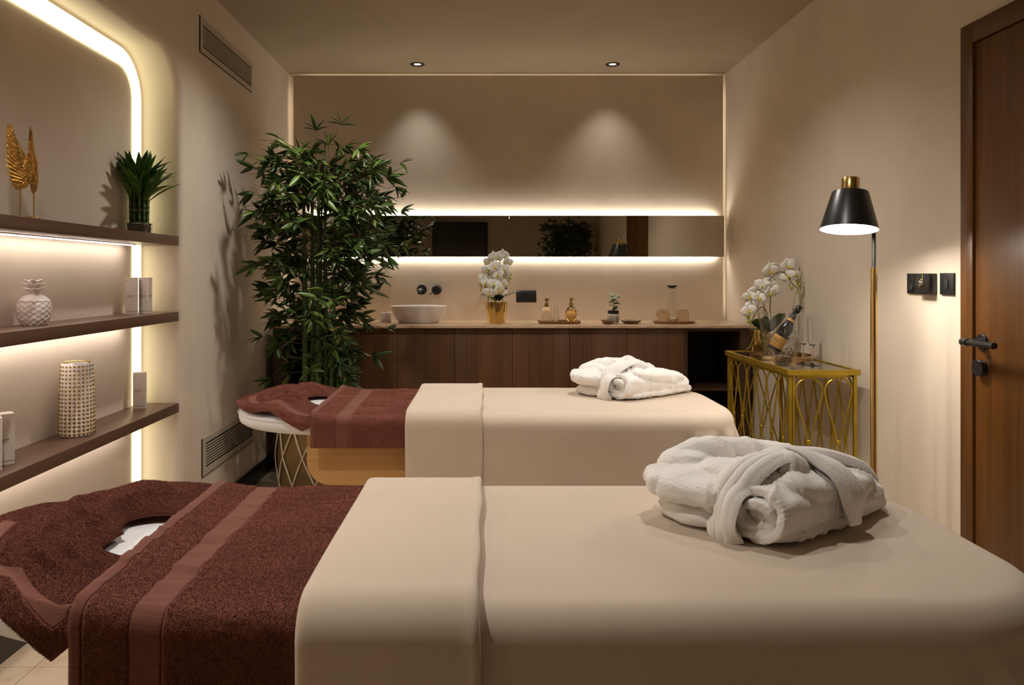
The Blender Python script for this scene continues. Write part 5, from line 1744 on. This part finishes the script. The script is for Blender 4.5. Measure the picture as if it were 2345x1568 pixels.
# ------------------------------------------------------------------ things on the shelves
def text_mesh(s, size, mat, depth=0.0002):
    cu = bpy.data.curves.new('lettering', 'FONT')
    cu.body = s
    cu.size = size
    cu.extrude = depth
    cu.align_x = 'LEFT'
    o = bpy.data.objects.new('tmp', cu)
    COL.objects.link(o)
    dg = bpy.context.evaluated_depsgraph_get()
    me = bpy.data.meshes.new_from_object(o.evaluated_get(dg))
    bpy.data.objects.remove(o)
    me.materials.clear()
    me.materials.append(mat)
    return me

def carton(loc, rz, label, w=0.045, dpt=0.045, h=0.149):
    t = thing('carton_box', label, 'box', loc, rz, 'slim cosmetic cartons')
    b = MB().rbox(-w / 2, w / 2, -dpt / 2, dpt / 2, 0, h, 0.0008, 1).build('carton', M['box_card'], t, False)
    MB().box(-w / 2 - 0.0002, w / 2 + 0.0002, -dpt / 2 - 0.0002, dpt / 2 + 0.0002, 0.0105, 0.0120).build('stripe', M['ink'], b, False)
    tm = text_mesh('Angelo', 0.0100, M['ink'])
    ln = MB().box(0.0, 0.028, -0.0005, 0.0005, -0.0002, 0.0002).mesh('small_print', M['ink'], False)
    dt = MB().lathe([(0.002, -0.0002), (0.002, 0.0002)], 12).mesh('emblem', M['ink'])
    for k, hw in ((0, dpt), (1, w), (2, dpt), (3, w)):
        off = (dpt / 2 if k in (0, 2) else w / 2) + 0.0003
        ww = w if k in (0, 2) else dpt
        base = Matrix.Rotation(k * math.pi / 2, 4, 'Z') @ Matrix.Translation((-ww / 2 + 0.004, -off, 0)) @ Matrix.Rotation(math.pi / 2, 4, 'X')
        inst('lettering', tm, b, base @ Matrix.Translation((0, h * 0.48, 0)) @ Matrix.Scale(min(1.0, ww / 0.046), 4))
        inst('small_print', ln, b, base @ Matrix.Translation((0, h * 0.445, 0)) @ Matrix.Scale(min(1.0, ww / 0.046) * 0.8, 4))
        inst('emblem', dt, b, base @ Matrix.Translation((0.004, h * 0.90, 0)))
    return t

SZ = [1.358, 1.032, 0.637]
def shelf_pt(x, y, k):
    """point on the shelf board seen at image column x with its foot at row y"""
    d = (CAM_H - SZ[k]) * F_PX / (y - 630)
    return Vector(((x - 1108) / F_PX * d, d, SZ[k]))

def build_shelf_things():
    # cartons
    carton((-1.432, 3.020, SZ[1]), R(24), 'slim pale cosmetic carton on the middle shelf, its front to the light', 0.046, 0.046)
    carton((-1.392, 3.055, SZ[1]), R(4), 'slim pale cosmetic carton standing behind another one on the middle shelf', 0.040, 0.040)
    carton((-1.432, 3.090, SZ[2]), R(14), 'single slim pale cosmetic carton at the end of the bottom shelf', 0.048, 0.030, 0.150)
    carton((-1.408, 2.178, SZ[2]), R(44), 'slim cosmetic carton beside the studded vase on the bottom shelf', 0.046, 0.046)
    carton((-1.398, 2.110, SZ[2]), R(38), 'slim cosmetic carton half hidden beside another one on the bottom shelf', 0.046, 0.046)
    # studded vase
    p = Vector((-1.412, 2.575, SZ[2]))
    t = thing('studded_vase', 'white ceramic cylinder vase covered with rows of gold studs', 'vase', p)
    H = 0.252
    MB().lathe([(0.050, 0), (0.0545, 0.003), (0.0555, 0.02), (0.0535, H * 0.6), (0.0500, H - 0.012), (0.047, H - 0.002), (0.0445, H), (0.043, H - 0.004), (0.043, 0.03), (0.004, 0.03)], 56).build('vase_body', M['ceramic_gloss'], t)
    MB().lathe([(0.0462, H - 0.0016), (0.0448, H + 0.0006), (0.0432, H - 0.0005), (0.0428, H - 0.02)], 56, cap0=False, cap1=False).build('gold_rim', M['brass_dark'], t)
    big = MB().ball((0, 0, 0), 1.0, 8, 6, (1, 1, 1)).mesh('stud', M['brass_dark'])
    rows, per = 18, 24
    cnt = 0
    rest = MB()
    for r in range(rows):
        z = 0.010 + r * (H - 0.022) / (rows - 1)
        rad = np.interp(z, [0.003, 0.02, H * 0.6, H - 0.012, H], [0.0545, 0.0555, 0.0535, 0.0500, 0.047])
        sc = 0.0053 - 0.0018 * r / rows
        for k in range(per):
            a = 2 * math.pi * k / per + 0.1
            c = (rad * math.cos(a), rad * math.sin(a), z)
            M4 = Matrix.Translation(c) @ Matrix.Rotation(a, 4, 'Z') @ Matrix.Diagonal((sc * 0.75, sc, sc, 1))
            # the studs that show are single parts (the room side of the vase)
            if math.cos(a - R(-55)) > -0.32 and cnt < 300:
                inst('stud', big, t, M4); cnt += 1
            else:
                b = MB().ball((0, 0, 0), 1.0, 6, 4).xform(M4); rest.add(b.v, b.f)
    o = rest.build('studs', M['brass_dark'], t); o['kind'] = 'stuff'
    # pineapple jar
    p = Vector((-1.420, 2.345, SZ[1]))
    t = thing('pineapple_jar', 'matt white ceramic pineapple jar with leafy lid', 'jar', p)
    def pine(z0, z1, n, cap0, cap1):
        seg = 96
        rowsP = []
        for i in range(n):
            z = z0 + (z1 - z0) * i / (n - 1)
            r = np.interp(z, [0, 0.004, 0.02, 0.045, 0.062, 0.078, 0.090, 0.098, 0.101], [0.034, 0.037, 0.0445, 0.0485, 0.0480, 0.0435, 0.033, 0.020, 0.012])
            row = []
            for k in range(seg):
                a = 2 * math.pi * k / seg
                u = a * 12 / (2 * math.pi)
                v = z / 0.0165
                g = abs(((u + v) % 1) - 0.5) + abs(((u - v) % 1) - 0.5)
                rr_ = r + 0.0030 * (1 - abs(g - 0.0) / 1.0) * min(1, max(0, (0.098 - z) / 0.02)) - 0.001
                row.append((rr_ * math.cos(a), rr_ * math.sin(a), z))
            rowsP.append(row)
        mb = MB().grid(np.array(rowsP), cv=True)
        mb.f.append(tuple(range(seg - 1, -1, -1))); mb.f.append(tuple((n - 1) * seg + k for k in range(seg)))
        return mb
    pine(0, 0.0745, 60, 1, 1).build('jar_body', M['ceramic_matt'], t)
    lid = pine(0.0755, 0.101, 24, 1, 1).build('lid', M['ceramic_matt'], t)
    MB().lathe([(0.014, 0.098), (0.010, 0.112), (0.007, 0.132), (0.003, 0.138)], 20).build('crown_stalk', M['ceramic_matt'], lid)
    lf = leaf_mesh('crown_leaf', 0.032, 0.027, 'ceramic_matt', 0.0, 0.35, 5, thick=0.003)
    for r, (z, nn, el, sc) in enumerate(((0.104, 6, 0.55, 0.95), (0.116, 6, 0.75, 0.95), (0.127, 5, 0.95, 0.85))):
        for k in range(nn):
            a = 2 * math.pi * (k + 0.5 * (r % 2)) / nn
            d = Vector((math.cos(a), math.sin(a), el))
            inst('crown_leaf', lf, lid, orient(Vector((0.006 * math.cos(a), 0.006 * math.sin(a), z)), d, 0) @ Matrix.Scale(sc, 4))
    # wing sculpture
    p = Vector((-1.405, 2.265, SZ[0]))
    t = thing('wing_sculpture', 'gold sculpture of two feathered wings on thin rods', 'sculpture', p)
    MB().lathe([(0.044, 0), (0.045, 0.002), (0.045, 0.007), (0.043, 0.009)], 40, sy=1.1).build('base_plate', M['brass'], t)
    def wing(cx_, h0, Lw, Ww, rz, nm, cy_):
        w = bpy.data.objects.new(nm, None)
        M4 = Matrix.Translation((cx_, cy_, h0)) @ Matrix.Rotation(rz, 4, 'Z')
        # solid spine plate in wing space: x across, z up
        out = [(0.000, 0.0), (0.018, 0.012), (0.030, 0.034), (0.032, 0.060), (0.022, 0.090), (0.006, 0.125), (-0.012, 0.165), (-0.022, Lw), (-0.033, Lw - 0.003), (-0.036, Lw - 0.03), (-0.034, 0.110), (-0.028, 0.06), (-0.020, 0.015), (-0.012, 0.002)]
        body = MB().prism([(x * Ww, z) for x, z in out], 'y', -0.0016, 0.0016).xform(M4).build(nm, M['gold_cast'], t)
        # long flight feathers along the left edge, short ones behind, scales at the shoulder
        fe = []
        for k in range(13):
            q = k / 12
            x0, z0 = 0.020 - 0.020 * q, 0.050 + 0.085 * q
            d = Vector((-0.62 + 0.40 * q, 0, 0.10 + 0.9 * q)).normalized()
            fe.append((x0 - 0.004, z0 - 0.026, d, 0.044 + 0.050 * q, 0.0070))
        for k in range(8):
            q = k / 7
            fe.append((0.022 - 0.004 * q, 0.030 + 0.05 * q, Vector((-0.35 + 0.3 * q, 0, 0.5 + 0.5 * q)).normalized(), 0.034, 0.0062))
        for k in range(12):
            fe.append((0.008 + 0.020 * math.sin(k * 2.4) * 0.6, 0.010 + 0.0050 * k, Vector((0.2 * math.sin(k * 1.7), 0, 1)), 0.014, 0.0062))
        for i, (x, z, d, L, r) in enumerate(fe):
            for sd in (-1, 1):
                m = MB().ball((0, 0, 0), 1.0, 10, 7)
                ang = math.atan2(d.x, d.z)
                f4 = M4 @ Matrix.Translation((x * Ww + d.x * L * 0.5 * Ww, sd * 0.0022, z + d.z * L * 0.5)) @ Matrix.Rotation(ang, 4, 'Y') @ Matrix.Diagonal((r * 0.5 * (0.5 + 0.5 * Ww), 0.0022, L * 0.55, 1))
                m.xform(f4).build('feather', M['gold_cast'], body)
        return body
    cam_az = math.atan2(p.x, p.y)
    for (dx, dy, h0, Lw, Ww, rz, top) in ((0.004, -0.022, 0.088, 0.198, 1.0, R(28), 0.100), (0.016, 0.026, 0.083, 0.160, 0.85, R(98), 0.095)):
        MB().tube([(dx, dy, 0.008), (dx, dy, top + 0.01)], 0.0022, 10).build('rod', M['brass'], t)
        wing(dx, h0, Lw, Ww, rz, 'wing', dy)
    # lucky bamboo
    p = Vector((-1.425, 3.07, SZ[0]))
    t = thing('lucky_bamboo', 'bundle of lucky bamboo with gold tie in a pebble filled glass on the top shelf', 'plant', p)
    MB().lathe([(0.046, 0), (0.048, 0.002), (0.052, 0.050), (0.0505, 0.050), (0.0465, 0.004), (0.003, 0.004)], 40).build('glass_pot', M['glass'], t)
    rng = random.Random(3)
    pm = MB().ball((0, 0, 0), 0.0056, 6, 4, (1.2, 1, 0.8)).mesh('pebble', M['pebble'])
    for lay in range(5):
        for k in range(26):
            a = 2 * math.pi * k / 26 + lay * 0.12
            rr_ = 0.0365 + 0.0035 * (k % 2) + 0.0006 * lay
            inst('pebble', pm, t, Matrix.Translation((rr_ * math.cos(a), rr_ * math.sin(a), 0.010 + lay * 0.0082)) @ Matrix.Rotation(rng.uniform(0, 3), 4, 'Z'))
    MB().lathe([(0.030, 0.005), (0.036, 0.03), (0.036, 0.042), (0.01, 0.044)], 20).build('soil', M['soil'], t)
    lfl = [leaf_mesh('leaf', 0.125, 0.025, 'leaf_lucky', 0.20, 0.3, 8, tip=0.9), leaf_mesh('leaf', 0.110, 0.024, 'leaf_lucky', 0.55, 0.25, 8, tip=0.9)]
    st = []
    for k in range(7):
        st.append((0.020 * math.cos(k * 0.9), 0.020 * math.sin(k * 0.9), 0.215 + 0.03 * rng.random()))
    for k in range(11):
        st.append((0.031 * math.cos(k * 0.571), 0.031 * math.sin(k * 0.571), 0.180 + 0.03 * rng.random()))
    for (x, y, h) in st:
        m = MB()
        pts, rr = [], []
        for q in range(6):
            for (e, g) in ((0.0, 1.0), (0.80, 0.97), (0.86, 1.2), (0.94, 1.2)):
                z = 0.042 + (h - 0.042) * (q + e) / 6
                pts.append((x * (1 + 0.12 * (z / h)), y * (1 + 0.12 * (z / h)), z)); rr.append(0.0062 * g)
        m.tube(pts, rr, 8)
        m.build('cane', M['cane_green'], t)
        for j in range(4):
            a = math.atan2(y, x) + rng.uniform(-1.0, 1.0)
            el = rng.choice([0.9, 1.5, 2.4, 3.6, 6.0]) * rng.uniform(0.8, 1.2)
            d = Vector((math.cos(a), math.sin(a), el))
            q = Vector((x * 1.1, y * 1.1, h - 0.012 + rng.uniform(-0.055, 0.012)))
            # leaves at the back keep clear of the niche wall
            tipx = p.x + q.x + d.normalized().x * 0.14
            if tipx < XN + 0.008: d.x = abs(d.x) * 0.2
            if p.y + q.y + d.normalized().y * 0.17 > NY1 - 0.012: d.y = -abs(d.y) * 0.2
            inst('leaf', rng.choice(lfl), t, orient(q, d, rng.uniform(-0.3, 0.3)) @ Matrix.Scale(rng.uniform(0.95, 1.35), 4))
    MB().tube([(0.0395 * math.cos(a), 0.0395 * math.sin(a), 0.098) for a in np.linspace(0, 2 * math.pi, 40, endpoint=False)], 0.0018, 6, True).build('gold_tie', M['gold'], t)
build_shelf_things()

# ------------------------------------------------------------------ television on the wall behind the camera
def build_tv():
    t = thing('television', 'flat black television on the wall behind the camera, seen in the mirror', 'television', (-0.40, YF + 0.085, 1.52), R(-7))
    MB().rbox(-0.465, 0.465, -0.022, 0.022, 0.0, 0.56, 0.004).build('casing', M['matt_black'], t)
    MB().box(-0.455, 0.455, 0.0222, 0.0235, 0.018, 0.552).build('screen', M['screen'], t, False)
    MB().rbox(-0.10, 0.10, -0.06, -0.0222, 0.20, 0.36, 0.003).build('wall_bracket', M['matt_black'], t)
build_tv()
